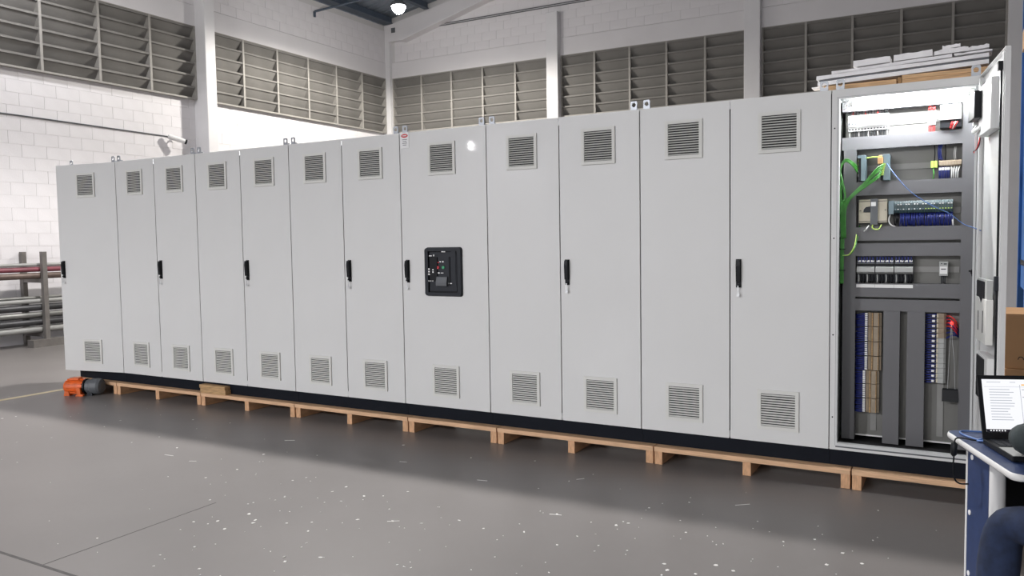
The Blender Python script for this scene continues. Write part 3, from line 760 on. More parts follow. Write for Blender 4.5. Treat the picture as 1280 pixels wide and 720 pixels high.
md = part('small_module', MB().box(7.370, 7.417, 0.212, 0.272, 1.270, 1.354), 'modgrey', cab8, bev=0.002)
part('module_face', MB().box(7.374, 7.413, 0.208, 0.212, 1.282, 1.325), 'modwhite', cab8, md)
part('module_print', marks([(7.393, 1.31, 0.026, 0.005, 0.208), (7.383, 1.342, 0.006, 0.006, 0.212), (7.402, 1.34, 0.016, 0.006, 0.212)]), 'darkgrey', cab8, md)
for q in range(3): wire([(7.383+0.009*q, 0.23, 1.27), (7.383+0.009*q, 0.222, 1.245), (7.383+0.009*q, 0.23, 1.222)], 0.003, 'darkgrey', k=2, n=5)

# row 5: vertical terminal strips with blue wires
zs = [1.042, 0.956, 0.862, 0.773, 0.684, 0.600, 0.510, 0.420]
for k in range(7):
    sh = 0.0 if k < 4 else -0.010
    z1, z0 = zs[k]-0.002, zs[k+1]+0.002
    b = part('terminal_strip', MB().prism([(6.988+sh, 0.272), (6.988+sh, 0.235), (7.003+sh, 0.222), (7.014+sh, 0.228), (7.022+sh, 0.216), (7.046+sh, 0.216), (7.050+sh, 0.232), (7.064+sh, 0.236), (7.064+sh, 0.272)],
             lambda u, v, q: (u, v, z0 + (z1-z0)*q)), 'beige', cab8)
    part('terminal_groove', MB().box(7.012+sh, 7.0165+sh, 0.215, 0.23, z0, z1).box(7.047+sh, 7.05+sh, 0.216, 0.24, z0, z1), 'woodold', cab8, b)
    nw = 7
    for q in range(nw):
        z = z0 + (q+0.5)*(z1-z0)/nw
        wire([(6.99+sh, 0.24, z), (6.955+sh*0.6, 0.222+random.uniform(-.004,.004), z-0.004), (6.919, 0.235, z-random.uniform(0.004, 0.012))], 0.0055, 'bluewire', k=2, n=5)
        part('wire_marker', MB().box(6.972+sh, 6.986+sh, 0.221, 0.234, z-0.0048, z+0.003), 'whitem', cab8)
for k in range(14):
    z1 = 1.048 - k*0.0298; z0 = z1 - 0.0282
    b = part('terminal_block', MB().prism([(7.362, 0.272), (7.362, 0.232), (7.372, 0.222), (7.400, 0.222), (7.412, 0.234), (7.412, 0.272)], lambda u, v, q: (u, v, z0+(z1-z0)*q)), 'beige' if k < 5 else 'modgrey', cab8)
    part('terminal_bridge', MB().box(7.362, 7.370, 0.222, 0.236, z0+0.003, z1-0.003), 'cream', cab8, b)
    for q in range(2):
        z = z0 + (q+0.5)*0.0141
        wire([(7.364, 0.24, z), (7.335, 0.224, z-0.003), (7.303, 0.237, z-0.007)], 0.005, 'bluewire', k=2, n=5)
    part('wire_marker', MB().box(7.338, 7.353, 0.216, 0.230, z0+0.006, z1-0.010), 'whitem', cab8)
for q in range(5): wire([(7.412, 0.24, 1.02-0.03*q), (7.435+0.006*(q % 3), 0.205, 1.0-0.02*q), (7.46, 0.21, 0.97-0.012*q), (7.478, 0.235, 0.95-0.01*q)], 0.005, 'bluewire', k=3)
for q in range(4): wire([(7.412, 0.235, 1.03-0.02*q), (7.43, 0.195, 1.035-0.02*q), (7.455, 0.195, 1.015-0.02*q), (7.47, 0.22, 0.985-0.02*q)], 0.0035, 'redwire', k=3)
part('indicator_lamp', MB().lathe((7.440, 0.19, 0.995), [(0.0, -0.018), (0.006, -0.015), (0.009, -0.006), (0.009, 0.02), (0.0, 0.02)], 12, 'y'), 'redled', cab8, smooth=True)
# tube lamp inside, with end caps
lum = part('tube_lamp_body', MB().box(6.875, 7.535, 0.10, 0.15, 2.326, 2.338), 'modwhite', cab8)
part('lamp_tube', MB().tube([(6.905, 0.115, 2.305), (7.500, 0.115, 2.305)], 0.016, 12), 'tube', cab8, lum)
for x in (6.880, 7.502): part('lamp_cap', MB().tube([(x, 0.115, 2.305), (x+0.027, 0.115, 2.305)], 0.020, 12), 'modwhite', cab8, lum)
part('corner_bracket', MB().prism([(6.858, 2.325), (6.878, 2.296), (6.905, 2.325), (6.899, 2.325), (6.878, 2.303), (6.864, 2.325)], lambda u, v, q: (u, 0.05+0.02*q, v)), 'steel', cab8)
part('corner_bracket', MB().prism([(6.858, 2.270), (6.880, 2.300), (6.902, 2.270), (6.896, 2.270), (6.880, 2.292), (6.864, 2.270)], lambda u, v, q: (u, 0.05+0.02*q, v)), 'steel', cab8)
part('door_switch', MB().box(7.512, 7.545, 0.03, 0.07, 2.215, 2.252).box(7.52, 7.532, 0.024, 0.03, 2.224, 2.24), 'darkgrey', cab8)
part('wing_knob', MB().lathe((7.541, 0.02, 1.298), [(0.011, 0.03), (0.012, 0.0), (0.0, -0.004)], 12, 'y').box(7.520, 7.545, 0.012, 0.02, 1.302, 1.312).box(7.534, 7.545, 0.012, 0.02, 1.278, 1.318), 'black', cab8)
wire([(7.530, 0.06, 2.215), (7.548, -0.02, 2.12), (7.56, -0.06, 2.05), (7.553, -0.05, 1.99), (7.535, 0.02, 1.96)], 0.003, 'redwire')
wire([(7.528, 0.06, 2.215), (7.552, -0.03, 2.12), (7.563, -0.06, 2.05), (7.556, -0.05, 1.985), (7.532, 0.02, 1.965)], 0.003, 'darkgrey')

# its open door, hinged on the right
od = door(cab8, X0+0.02, X1-0.006, 'r', False, 97.0)
W8 = X1-0.006-X0-0.02
def dpart(name, mb, m, bev=0):
    o = put(name, mb.mesh(name, m), od)
    if bev: bevel(o, bev)
    return o
dz = ZD
dpart('inner_panel', MB().box(-0.57, -0.19, 0.004, 0.05, 2.02-dz, 2.27-dz), 'inner', 0.004)
dpart('fan_box', MB().box(-0.30, -0.10, 0.02, 0.085, 2.11-dz, 2.25-dz), 'black', 0.004)
dpart('connector_row', MB().box(-0.11, -0.07, 0.022, 0.06, 2.09-dz, 2.26-dz), 'modwhite')
dpart('cable_clip', MB().tube([(-0.16, 0.05, 2.08-dz), (-0.20, 0.07, 2.05-dz), (-0.27, 0.05, 2.06-dz)], 0.012, 8), 'modwhite')
dpart('lock_rod', MB().box(-0.712, -0.700, 0.022, 0.034, 0.06, HD-0.06), 'black')
dpart('rod_guide', MB().box(-0.725, -0.69, 0.02, 0.045, HD-0.10, HD-0.06), 'black')
dpart('rod_guide', MB().box(-0.725, -0.69, 0.02, 0.04, 0.30, 0.33), 'black')
dpart('latch', MB().box(-0.722, -0.69, 0.02, 0.042, 1.02, 1.09).box(-0.70, -0.665, 0.02, 0.036, 1.0, 1.02), 'darkgrey', 0.003)
dpart('stiffener', MB().box(-W8+0.02, -W8+0.05, 0.003, 0.026, 0.02, HD-0.02).box(-0.05, -0.02, 0.003, 0.026, 0.02, HD-0.02), 'inner')
dpart('document_pocket', MB().prism([(-0.59, 0.97-dz), (-0.25, 0.97-dz), (-0.25, 1.19-dz), (-0.36, 1.19-dz), (-0.42, 1.16-dz), (-0.48, 1.19-dz), (-0.59, 1.19-dz)], lambda u, v, q: (u, 0.026+0.03*q, v)), 'grille')
dpart('documents', MB().box(-0.57, -0.27, 0.026, 0.05, 0.99-dz, 1.285-dz), 'modgrey')
dpart('documents_cover', MB().box(-0.50, -0.27, 0.05, 0.054, 1.0-dz, 1.275-dz), 'black')
dpart('pocket_slot', MB().box(-0.36, -0.35, 0.056, 0.058, 1.02-dz, 1.12-dz).box(-0.50, -0.49, 0.056, 0.058, 1.02-dz, 1.13-dz), 'darkgrey')
lb = dpart('lower_fan_frame', MB().box(-0.57, -0.27, 0.004, 0.045, 0.66-dz, 0.90-dz), 'modwhite')
dpart('lower_fan', MB().box(-0.49, -0.27, 0.045, 0.05, 0.67-dz, 0.885-dz), 'black')

# loose cable and the black clip that hang in the open cabinet
one('network_cable', MB().tube(catmull([(7.092, 0.14, 1.935), (7.15, 0.06, 1.85), (7.23, -0.0, 1.755), (7.33, -0.02, 1.68), (7.42, 0.0, 1.63), (7.49, 0.0, 1.57), (7.545, -0.03, 1.545), (7.575, -0.06, 1.53)]), 0.0023, 6), 'bluecable',
    'thin blue network cable slung across the inside of the open cabinet', 'cable', (7.092, 0.14, 1.935), smooth=True)
cl = thing('binder_clip', 'black binder clip with long wire arms hanging in the open cabinet', 'clip', (7.438, 0.2, 0.532))
part('clip_body', MB().prism([(0.185, 0.532), (0.222, 0.540), (0.208, 0.602), (0.203, 0.602)], lambda u, v, q: (7.396+0.084*q, u, v)), 'black', cl)
part('clip_roll', MB().tube([(7.398, 0.205, 0.603), (7.478, 0.205, 0.603)], 0.005, 8), 'black', cl)
part('wire_arm', MB().tube([(7.424, 0.203, 0.60), (7.43, 0.198, 0.80), (7.438, 0.195, 0.99)], 0.0017, 6), 'steel', cl)
part('wire_arm', MB().tube([(7.463, 0.203, 0.60), (7.458, 0.198, 0.75), (7.452, 0.196, 0.82)], 0.0017, 6), 'steel', cl)
part('wire_arm', MB().tube([(7.452, 0.196, 0.82), (7.444, 0.195, 0.90), (7.440, 0.195, 0.99)], 0.0017, 6), 'steel', cl)

# ------------------------------------------------------------------ pallets under the cabinets
joints = [-0.85, -0.07, 1.205, 2.42, 3.65, 4.475, 5.70, 6.93, 7.72]
plabels = ['pine pallet under the leftmost cabinet, behind the orange motor', 'pine pallet under the second cabinet from the left', 'pine pallet under the third cabinet, carrying a small wood block',
           'pine pallet under the cabinet left of the breaker panel one', 'short pine pallet under the cabinet with the breaker panel', 'pine pallet under the cabinet right of the breaker panel one',
           'pine pallet under the cabinet left of the open one', 'pine pallet under the open wired cabinet']
YF = -0.045
for i in range(8):
    a, b = joints[i]+0.004, joints[i+1]-0.004
    p = thing('wooden_pallet', plabels[i], 'pallet', (a, YF, 0), 0, 'pallets under the cabinets')
    jz = random.uniform(-0.003, 0.0)
    for k, yy in enumerate((YF, 0.12, 0.29, 0.46)):
        o = part('deck_board', MB().box(a, b, yy, yy+0.11, 0.089, ZP-0.0005), 'wood', p, bev=0.002)
    n = 3 if b-a > 1.0 else 2
    for k in range(n):
        w = 0.052
        x = a + 0.002 + (b-a-w-0.004)*k/(n-1)
        part('bearer', MB().box(x, x+w, YF+0.004+random.uniform(0, .01), 0.565, 0.0, 0.0885), 'woodend', p, bev=0.002)
# wood block on the pallet
for k, (x0, x1, z0, z1, lab) in enumerate(((1.20, 1.545, ZP, ZP+0.045, 'lower of two short wood offcuts on the pallet edge'), (1.188, 1.535, ZP+0.045, ZP+0.078, 'upper of two short wood offcuts on the pallet edge'))):
    one('wood_offcut', MB().box(x0, x1, YF+0.005, 0.028, z0, z1), 'woodold', lab, 'wood block', (x0, YF, z0), 'offcuts on the pallet', bev=0.004)

# ------------------------------------------------------------------ orange electric motor on the floor at the left end
mt = thing('electric_motor', 'orange and dark grey electric motor lying on the floor at the left end', 'motor', (-0.36, -0.20, 0))
mt.rotation_euler = (0, 0, math.radians(27))
mc = (-0.37, -0.20, 0.088)
ob = MB().lathe((mc[0]-0.19, mc[1], mc[2]), [(0.0, 0.0), (0.05, 0.0), (0.066, 0.015), (0.072, 0.04), (0.072, 0.21), (0.066, 0.225), (0.0, 0.225)], 24, 'x')
part('motor_housing', ob, 'orange', mt, smooth=False)
for k in range(14):
    a = 2*PI*k/14
    d = Vector((0, math.cos(a), math.sin(a))); t2 = Vector((0, -math.sin(a), math.cos(a)))
    part('cooling_fin', MB().obox(Vector(mc)+Vector((-0.075, 0, 0))+d*0.074, (0.085, 0, 0), d*0.009, t2*0.004), 'orange', mt)
part('gear_head', MB().lathe((mc[0]+0.035, mc[1], mc[2]), [(0.0, 0.0), (0.062, 0.0), (0.070, 0.01), (0.070, 0.05), (0.082, 0.06), (0.082, 0.13), (0.072, 0.155), (0.045, 0.165), (0.0, 0.165)], 24, 'x'), 'midgrey', mt)
part('flange', MB().lathe((mc[0]+0.02, mc[1], mc[2]), [(0.0, 0.0), (0.078, 0.0), (0.078, 0.016), (0.0, 0.016)], 24, 'x'), 'black', mt)
part('foot', MB().prism([(-0.035, 0.0), (0.045, 0.0), (0.045, 0.014), (0.02, 0.02), (0.012, 0.09), (-0.028, 0.09), (-0.02, 0.02), (-0.035, 0.014)], lambda u, v, q: (mc[0]-0.0+u, mc[1]-0.098+0.03*q, v)), 'orange', mt, bev=0.003)
part('foot', MB().prism([(-0.03, 0.0), (0.03, 0.0), (0.02, 0.06), (-0.02, 0.06)], lambda u, v, q: (mc[0]+u+0.09, mc[1]-0.06+0.12*q, v)), 'darkgrey', mt)
part('foot', MB().prism([(-0.03, 0.0), (0.03, 0.0), (0.02, 0.05), (-0.02, 0.05)], lambda u, v, q: (mc[0]+u-0.15, mc[1]-0.06+0.12*q, v)), 'orange', mt)
part('terminal_box', MB().box(mc[0]-0.13, mc[0]-0.03, mc[1]-0.04, mc[1]+0.04, mc[2]+0.068, mc[2]+0.092), 'orange', mt, bev=0.004)

# ------------------------------------------------------------------ pipe rack at the left wall
def rpart(name, mb, m, root, smooth=False):
    return put(name, mb.mesh(name, m, None, smooth), root)
rk = tag(thing('pipe_rack', 'low steel pipe rack standing along the left wall', 'rack', (0, 0, 0), PHI), None)
for t in (0.0, 2.10, 4.7):
    rpart('upright', MB().box(-4.86, -4.79, t-0.035, t+0.035, 0.10, 1.46), 'rack', rk)
    rpart('upright', MB().box(-5.40, -5.33, t-0.035, t+0.035, 0.0, 1.46), 'rack', rk)
    rpart('base_beam', MB().box(-4.90, -4.74, t-0.26, t+0.42, 0.0, 0.115), 'rack', rk)
    for z in (0.14, 0.98): rpart('cross_arm', MB().box(-5.33, -4.86, t-0.03, t+0.03, z, z+0.06), 'rack', rk)
pipes = [(-4.93, 0.26, 0.048, 'pipew', 'pale pipe lowest at the front of the rack'), (-5.05, 0.25, 0.045, 'piped', 'dark pipe lowest in the middle of the rack'), (-5.17, 0.25, 0.045, 'pipe', 'galvanised pipe lowest at the back of the rack'),
         (-4.92, 0.375, 0.05, 'piped', 'dark pipe in the second layer of the rack front'), (-5.05, 0.36, 0.05, 'pipe', 'galvanised pipe in the second layer of the rack'),
         (-4.925, 0.49, 0.045, 'pipe', 'galvanised pipe in the third layer of the rack front'), (-5.06, 0.475, 0.05, 'piped', 'dark pipe in the third layer of the rack'),
         (-4.93, 0.60, 0.05, 'piped', 'thick dark pipe above the third layer of the rack'), (-4.93, 0.70, 0.034, 'pipew', 'slim pale pipe near the top of the lower bundle'), (-5.05, 0.745, 0.03, 'pipe', 'slim galvanised pipe on top of the lower bundle'),
         (-4.92, 1.09, 0.048, 'pipeb', 'rusty brown pipe on the upper arms at the front'), (-5.03, 1.085, 0.045, 'pipeb', 'rusty brown pipe on the upper arms in the middle'), (-4.94, 1.185, 0.036, 'piper', 'dark red pipe on the upper arms'),
         (-5.03, 1.19, 0.038, 'piper', 'dark red pipe behind the other red one on the upper arms'), (-4.97, 1.258, 0.028, 'pipew', 'pale pipe lying topmost on the upper arms')]
for s, z, r, m, lab in pipes:
    t0, t1 = -0.35+random.uniform(0, .2), 4.95+random.uniform(0, .4)
    o = put('steel_pipe', MB().tube([(s, t0, z), (s, t1, z)], r, 14).mesh('steel_pipe', m, None, True), None, (0,0,0), PHI)
    tag(o, lab + ' at the left wall', 'pipe', 'pipes in the rack')

# ------------------------------------------------------------------ wall camera and its cable
wc = thing('security_camera', 'small white security camera on a bracket on the left wall', 'camera', rm(SW, 5.0, 3.50), PHI)
def lp(name, mb, m): return put(name, mb.mesh(name, m), wc)
lp('wall_plate', MB().lathe((0, 0, 0.02), [(0.05, 0.0), (0.05, 0.02), (0.0, 0.02)], 16, 'x'), 'camwhite')
lp('arm', MB().tube([(0.01, 0, 0.02), (0.10, -0.01, 0.03), (0.16, -0.02, 0.0)], 0.016, 8), 'camwhite')
bod = lp('camera_body', MB().tube([(0.10, -0.16, 0.05), (0.22, 0.10, -0.03)], [0.045, 0.045], 14), 'camwhite')
lp('lens_hood', MB().tube([(0.217, 0.095, -0.028), (0.235, 0.132, -0.04)], [0.04, 0.046], 14), 'black')
one('wall_cable', MB().tube([rm(SW+0.012, -3.0, 3.62), rm(SW+0.012, 2.2, 3.60), rm(SW+0.014, 3.2, 3.585), rm(SW+0.012, 4.95, 3.56)], 0.011, 6), 'midgrey', 'grey cable running along the left wall to the camera', 'cable', rm(SW, -3.0, 3.62))

# ------------------------------------------------------------------ boards and foam on top of the open cabinet
ZR = ZT + 0.006
def slab(name, x0, x1, y0, y1, z0, z1, m, label, cat, grp, tilt=0.0, jag=0.0):
    n = 8; vs = []; mb = MB()
    for i in range(n+1):
        u = i/n; x = x0 + (x1-x0)*u; dz_ = tilt*(u-0.5)
        j = (lambda: random.uniform(-jag, jag))
        vs += [(x, y0+j()*0.6, z0+dz_), (x, y1+j()*0.6, z0+dz_), (x, y1+j()*0.6, z1+dz_+j()), (x, y0+j()*0.6, z1+dz_+j())]
    fs = [(3, 2, 1, 0), (4*n, 4*n+1, 4*n+2, 4*n+3)]
    for i in range(n):
        for k in range(4):
            l = (k+1) % 4; fs.append((4*i+k, 4*i+l, 4*i+4+l, 4*i+4+k))
    mb.add(vs, fs)
    return one(name, mb, m, label, cat, (x0, y0, z0), grp)
tg_ = 'boards on the open cabinet'; fg = 'foam strips on the open cabinet'
slab('timber_board', 6.735, 7.135, 0.14, 0.40, ZR, ZR+0.050, 'timber', 'pine board at the left on top of the open cabinet', 'board', tg_)
slab('timber_board', 7.165, 7.62, 0.13, 0.40, ZR, ZR+0.021, 'timber', 'lowest pine board at the right on top of the open cabinet', 'board', tg_)
slab('timber_board', 7.165, 7.61, 0.135, 0.40, ZR+0.022, ZR+0.043, 'timber', 'middle pine board at the right on top of the open cabinet', 'board', tg_)
slab('timber_board', 7.165, 7.615, 0.13, 0.40, ZR+0.044, ZR+0.066, 'timber', 'upper pine board at the right on top of the open cabinet', 'board', tg_)
slab('timber_board', 7.14, 7.16, 0.16, 0.38, ZR, ZR+0.062, 'woodold', 'dark upright spacer between the pine boards', 'board', tg_)
slab('foam_strip', 6.70, 7.60, 0.13, 0.30, ZR+0.068, ZR+0.092, 'foam', 'long white foam strip lying directly on the boards', 'foam strip', fg, 0.030, 0.001)
slab('foam_strip', 6.71, 7.60, 0.132, 0.30, ZR+0.0945, ZR+0.101, 'foamgrey', 'thin dark strip between the long white foam strips', 'foam strip', fg, 0.030, 0.001)
slab('foam_strip', 6.695, 7.60, 0.12, 0.31, ZR+0.1035, ZR+0.124, 'foam', 'long white foam strip above the dark strip', 'foam strip', fg, 0.030, 0.003)
slab('foam_strip', 6.655, 6.698, 0.20, 0.30, ZR+0.055, ZR+0.061, 'foam', 'short white foam strip sticking out at the left end', 'foam strip', fg)
slab('foam_strip', 6.78, 7.42, 0.13, 0.28, ZR+0.128, ZR+0.145, 'foam', 'ragged middle white foam strip of the pile', 'foam strip', fg, 0.022, 0.003)
slab('foam_strip', 6.90, 7.10, 0.14, 0.27, ZR+0.150, ZR+0.185, 'foam', 'thick white foam piece standing up at the left of the pile', 'foam strip', fg, 0.006, 0.002)
slab('foam_strip', 7.12, 7.32, 0.13, 0.27, ZR+0.156, ZR+0.190, 'foam', 'thick white foam piece in the middle of the pile', 'foam strip', fg, 0.008, 0.003)
slab('foam_strip', 7.33, 7.50, 0.13, 0.28, ZR+0.163, ZR+0.189, 'foam', 'white foam piece right of the middle of the pile', 'foam strip', fg, 0.006, 0.005)
slab('foam_strip', 7.37, 7.46, 0.15, 0.26, ZR+0.197, ZR+0.213, 'foam', 'short white foam piece topmost on the pile', 'foam strip', fg, 0.004, 0.003)
slab('foam_strip', 7.49, 7.60, 0.13, 0.28, ZR+0.167, ZR+0.188, 'foam', 'white foam piece at the right end of the pile', 'foam strip', fg, 0.008, 0.004)
slab('foam_strip', 7.43, 7.615, 0.12, 0.28, ZR+0.146, ZR+0.156, 'foam', 'thin white foam strip under the right end pieces', 'foam strip', fg, 0.006, 0.003)

# ------------------------------------------------------------------ table with laptop (a along the table, b from back to front)
TA = math.atan2(0.335, 0.942)
tab = thing('work_table', 'navy topped table with light grey edge band in front of the open cabinet', 'table', (7.437, -1.495, 0), TA)
# local frame: x = a, y = -b
def tp(name, mb, m, bev=0, smooth=False):
    o = put(name, mb.mesh(name, m, None, smooth), tab)
    if bev: bevel(o, bev)
    return o
outl = rrect(0.0, 1.25, -0.62, 0.0, 0.035, 6)
tp('tabletop', MB().prism([(u*0.99+0.00625, v*0.985-0.00465) for u, v in outl], lambda u, v, k: (u, v, 0.7045+0.0255*k)), 'navy')
ring = MB(); N = len(outl)
prof = [(0.0, 0.730), (0.006, 0.729), (0.0095, 0.724), (0.0105, 0.717), (0.0095, 0.710), (0.006, 0.705), (0.0, 0.704)]
vs = []
for k in range(N):
    p0 = Vector(outl[k-1]); p1 = Vector(outl[k]); p2 = Vector(outl[(k+1) % N])
    t_ = (p2-p0).normalized(); nrm = Vector((t_.y, -t_.x))
    for d, z in prof: vs.append((p1.x + nrm.x*(d-0.012), p1.y + nrm.y*(d-0.012), z))
fs = []; Q = len(prof)
for k in range(N):
    j = (k+1) % N
    for q in range(Q-1): fs.append((k*Q+q, j*Q+q, j*Q+q+1, k*Q+q+1))
    fs.append((k*Q+Q-1, j*Q+Q-1, j*Q, k*Q))
tp('edge_band', ring.add(vs, fs), 'edge', smooth=True)
for a in (0.052, 1.18):
    sp = tp('side_panel', MB().box(a, a+0.018, -0.315, -0.105, 0.06, 0.7035), 'navy')
    eb = put('panel_edge', MB().box(a-0.001, a+0.019, -0.105, -0.088, 0.06, 0.7035).mesh('panel_edge', 'edge'), sp)
    for z in (0.66, 0.44, 0.2): put('panel_screw', MB().lathe((a-0.001, -0.15 if z > 0.6 else -0.135, z), [(0.010, 0.0), (0.010, -0.003), (0, -0.003)], 12, 'x').mesh('panel_screw', 'whitem'), sp)
    tp('leg', MB().tube([(a+0.012, -0.345, 0.04), (a+0.012, -0.345, 0.7035)], 0.026, 16), 'tubegrey', smooth=True)
    tp('foot', MB().box(a-0.018, a+0.042, -0.60, -0.03, 0.0, 0.058), 'tubegrey', 0.012)
tp('modesty_panel', MB().box(0.071, 1.18, -0.125, -0.108, 0.44, 0.7035), 'black')
# laptop
lap = thing('laptop', 'open black laptop with a lit spreadsheet window on its screen', 'laptop', (tab.location.x, tab.location.y, 0.7305), TA)
def lpp(name, mb, m, parent=None, bev=0):
    o = put(name, mb.mesh(name, m), parent or lap)
    if bev: bevel(o, bev)
    return o
la0, la1, lb0, lb1 = 0.058, 0.408, 0.225, 0.475
base = lpp('laptop_base', MB().box(la0, la1, -lb1, -lb0, 0.002, 0.022), 'black', None, 0.003)
lpp('palm_rest', MB().box(la0+0.004, la1-0.004, -lb1+0.004, -lb0-0.13, 0.022, 0.0232), 'modgrey', base)
for r in range(5):
    for k in range(14):
        lpp('key', MB().box(la0+0.018+k*0.0225, la0+0.0375+k*0.0225, -lb0-0.034-r*0.0195, -lb0-0.018-r*0.0195, 0.022, 0.0245), 'darkgrey', base)
lid = put('laptop_lid', MB().box(la0, la1, -0.004, 0.004, 0.0, 0.238).mesh('laptop_lid', 'black'), lap, (0, -lb0, 0.020))
lid.rotation_euler = (math.radians(-17), 0, 0)
def scr(name, lst, m, d):
    mb = MB()
    for u0, u1, v0, v1 in lst:
        x0 = la0+0.014; w = la1-la0-0.028; z0 = 0.026; h = 0.197
        mb.box(x0+u0*w, x0+u1*w, -0.0042-d, -0.0042-d+0.0004, z0+v0*h, z0+v1*h)
    return put(name, mb.mesh(name, m), lid)
scr('screen', [(0, 1, 0, 1)], 'screen', 0.0004)
scr('screen_toolbar', [(0.42, 1.0, 0.885, 0.91), (0.0, 0.0, 0.0, 0.0)], 'scr_orange', 0.0010)
scr('screen_panel', [(0.72, 1.0, 0.60, 0.80)], 'scr_pale', 0.0010)
ln = [(0.07, 0.07+random.uniform(0.18, 0.27), 0.80-0.052*k, 0.812-0.052*k) for k in range(12)]
ln += [(0.40, 0.405, 0.05, 0.9), (0.02, 0.40, 0.855, 0.86), (0.40, 1.0, 0.855, 0.86), (0.42, 0.5, 0.80, 0.815), (0.42, 0.52, 0.66, 0.675), (0.58, 0.585, 0.1, 0.85), (0.4, 0.9, 0.10, 0.105)]
ln += [(0.05, 0.20, 0.94, 0.95), (0.3, 0.36, 0.94, 0.95)]
scr('screen_text', ln, 'scr_grey', 0.0010)
scr('screen_taskbar', [(0, 1, 0, 0.055)], 'scr_dark', 0.0010)
scr('screen_icons', [(0.04+0.03*k, 0.055+0.03*k, 0.018, 0.040) for k in range(6)] + [(0.42, 0.52, 0.012, 0.045), (0.56, 0.62, 0.012, 0.045)], 'screen', 0.0014)
# cables on the table
c_, s_ = math.cos(TA), math.sin(TA)
def tw(a, b, z): return (tab.location.x + c_*a + s_*b, tab.location.y + s_*a - c_*b, z)
one('blue_cable', MB().tube(catmull([tw(0.16, 0.06, 0.736), tw(0.06, 0.035, 0.735), tw(0.035, 0.08, 0.735), tw(0.05, 0.15, 0.735), tw(0.075, 0.20, 0.735), tw(0.12, 0.215, 0.737), tw(0.13, 0.19, 0.742), tw(0.09, 0.18, 0.742), tw(0.05, 0.195, 0.736), tw(0.10, 0.222, 0.744)]), 0.0036, 6),
    'bluecable', 'coiled blue cable lying on the table beside the laptop', 'cable', tw(0.06, 0.1, 0.731), smooth=True)
pc = thing('power_cord', 'black power cord hanging over the table edge with a moulded plug', 'cord', tw(0.0, 0.17, 0.731))
part('cord', MB().tube(catmull([tw(0.30, 0.14, 0.736), tw(0.16, 0.19, 0.736), tw(0.055, 0.195, 0.736), tw(0.0, 0.165, 0.738), tw(-0.016, 0.16, 0.725), tw(-0.018, 0.162, 0.68), tw(-0.02, 0.16, 0.62), tw(-0.012, 0.155, 0.575), tw(0.01, 0.145, 0.555), tw(0.045, 0.13, 0.55)]), 0.0032, 6), 'black', pc, smooth=True)
part('moulded_plug', MB().tube([tw(-0.018, 0.162, 0.722), tw(-0.0185, 0.162, 0.715), tw(-0.0195, 0.161, 0.672), tw(-0.02, 0.161, 0.664)], [0.004, 0.0115, 0.0105, 0.004], 12), 'black', pc, smooth=True)

# ------------------------------------------------------------------ person seated at the table corner, and the chair
def skin_mesh(name, joints_, edges_, root, sub=2):
    me = bpy.data.meshes.new(name); me.from_pydata([j[0] for j in joints_], edges_, [])
    o = bpy.data.objects.new(name, me); C.objects.link(o)
    md_ = o.modifiers.new('skin', 'SKIN'); md_.use_smooth_shade = True
    for i, j in enumerate(joints_):
        r = j[1]; sv = me.skin_vertices[0].data[i]
        sv.radius = r if isinstance(r, tuple) else (r, r); sv.use_root = (i == root)
    o.modifiers.new('sub', 'SUBSURF').levels = sub
    dg = bpy.context.evaluated_depsgraph_get()
    new = bpy.data.meshes.new_from_object(o.evaluated_get(dg))
    bpy.data.objects.remove(o); return new
J = []; E_ = []
def jt(a, b, z, r): J.append((tw(a, b, z), r)); return len(J)-1
def chain(ids): 
    for i in range(len(ids)-1): E_.append((ids[i], ids[i+1]))
pel = jt(0.36, 0.98, 0.56, (0.15, 0.13)); sp1 = jt(0.36, 0.97, 0.70, (0.15, 0.12)); sp2 = jt(0.355, 0.94, 0.86, (0.165, 0.13)); chs = jt(0.35, 0.90, 1.02, (0.17, 0.13))
nk = jt(0.35, 0.85, 1.17, 0.06); h1 = jt(0.35, 0.81, 1.25, 0.085); h2 = jt(0.35, 0.79, 1.34, 0.098); h3 = jt(0.35, 0.80, 1.42, 0.07)
chain([pel, sp1, sp2, chs, nk, h1, h2, h3])
lsh = jt(0.17, 0.86, 1.05, 0.068); lel = jt(0.075, 0.58, 0.835, 0.062); lfa = jt(0.105, 0.44, 0.808, 0.054); lwr = jt(0.185, 0.355, 0.790, 0.031); lha = jt(0.21, 0.315, 0.785, 0.034)
chain([chs, lsh, lel, lfa, lwr, lha])
rsh = jt(0.54, 0.87, 1.05, 0.068); rel = jt(0.60, 0.64, 0.84, 0.053); rfa = jt(0.50, 0.47, 0.795, 0.044); rwr = jt(0.40, 0.38, 0.79, 0.031); rha = jt(0.36, 0.34, 0.785, 0.034)
chain([chs, rsh, rel, rfa, rwr, rha])
for k, (wx, wy, hx_, hy_, dx) in enumerate(((lha, 0, 0.21, 0.315, 1), (rha, 0, 0.36, 0.34, -1))):
    for q in range(4):
        o0 = -0.027 + 0.018*q
        L_ = (0.05, 0.062, 0.066, 0.056)[q if dx < 0 else 3-q]
        f1 = jt(hx_+o0, hy_-0.032, 0.786, 0.0095); f2 = jt(hx_+o0, hy_-0.032-L_*0.6, 0.782, 0.0085); f3 = jt(hx_+o0, hy_-0.032-L_, 0.768, 0.0075)
        chain([wx, f1, f2, f3])
    th1 = jt(hx_+dx*0.045, hy_-0.005, 0.782, 0.011); th2 = jt(hx_+dx*0.058, hy_-0.035, 0.772, 0.009); chain([wx, th1, th2])
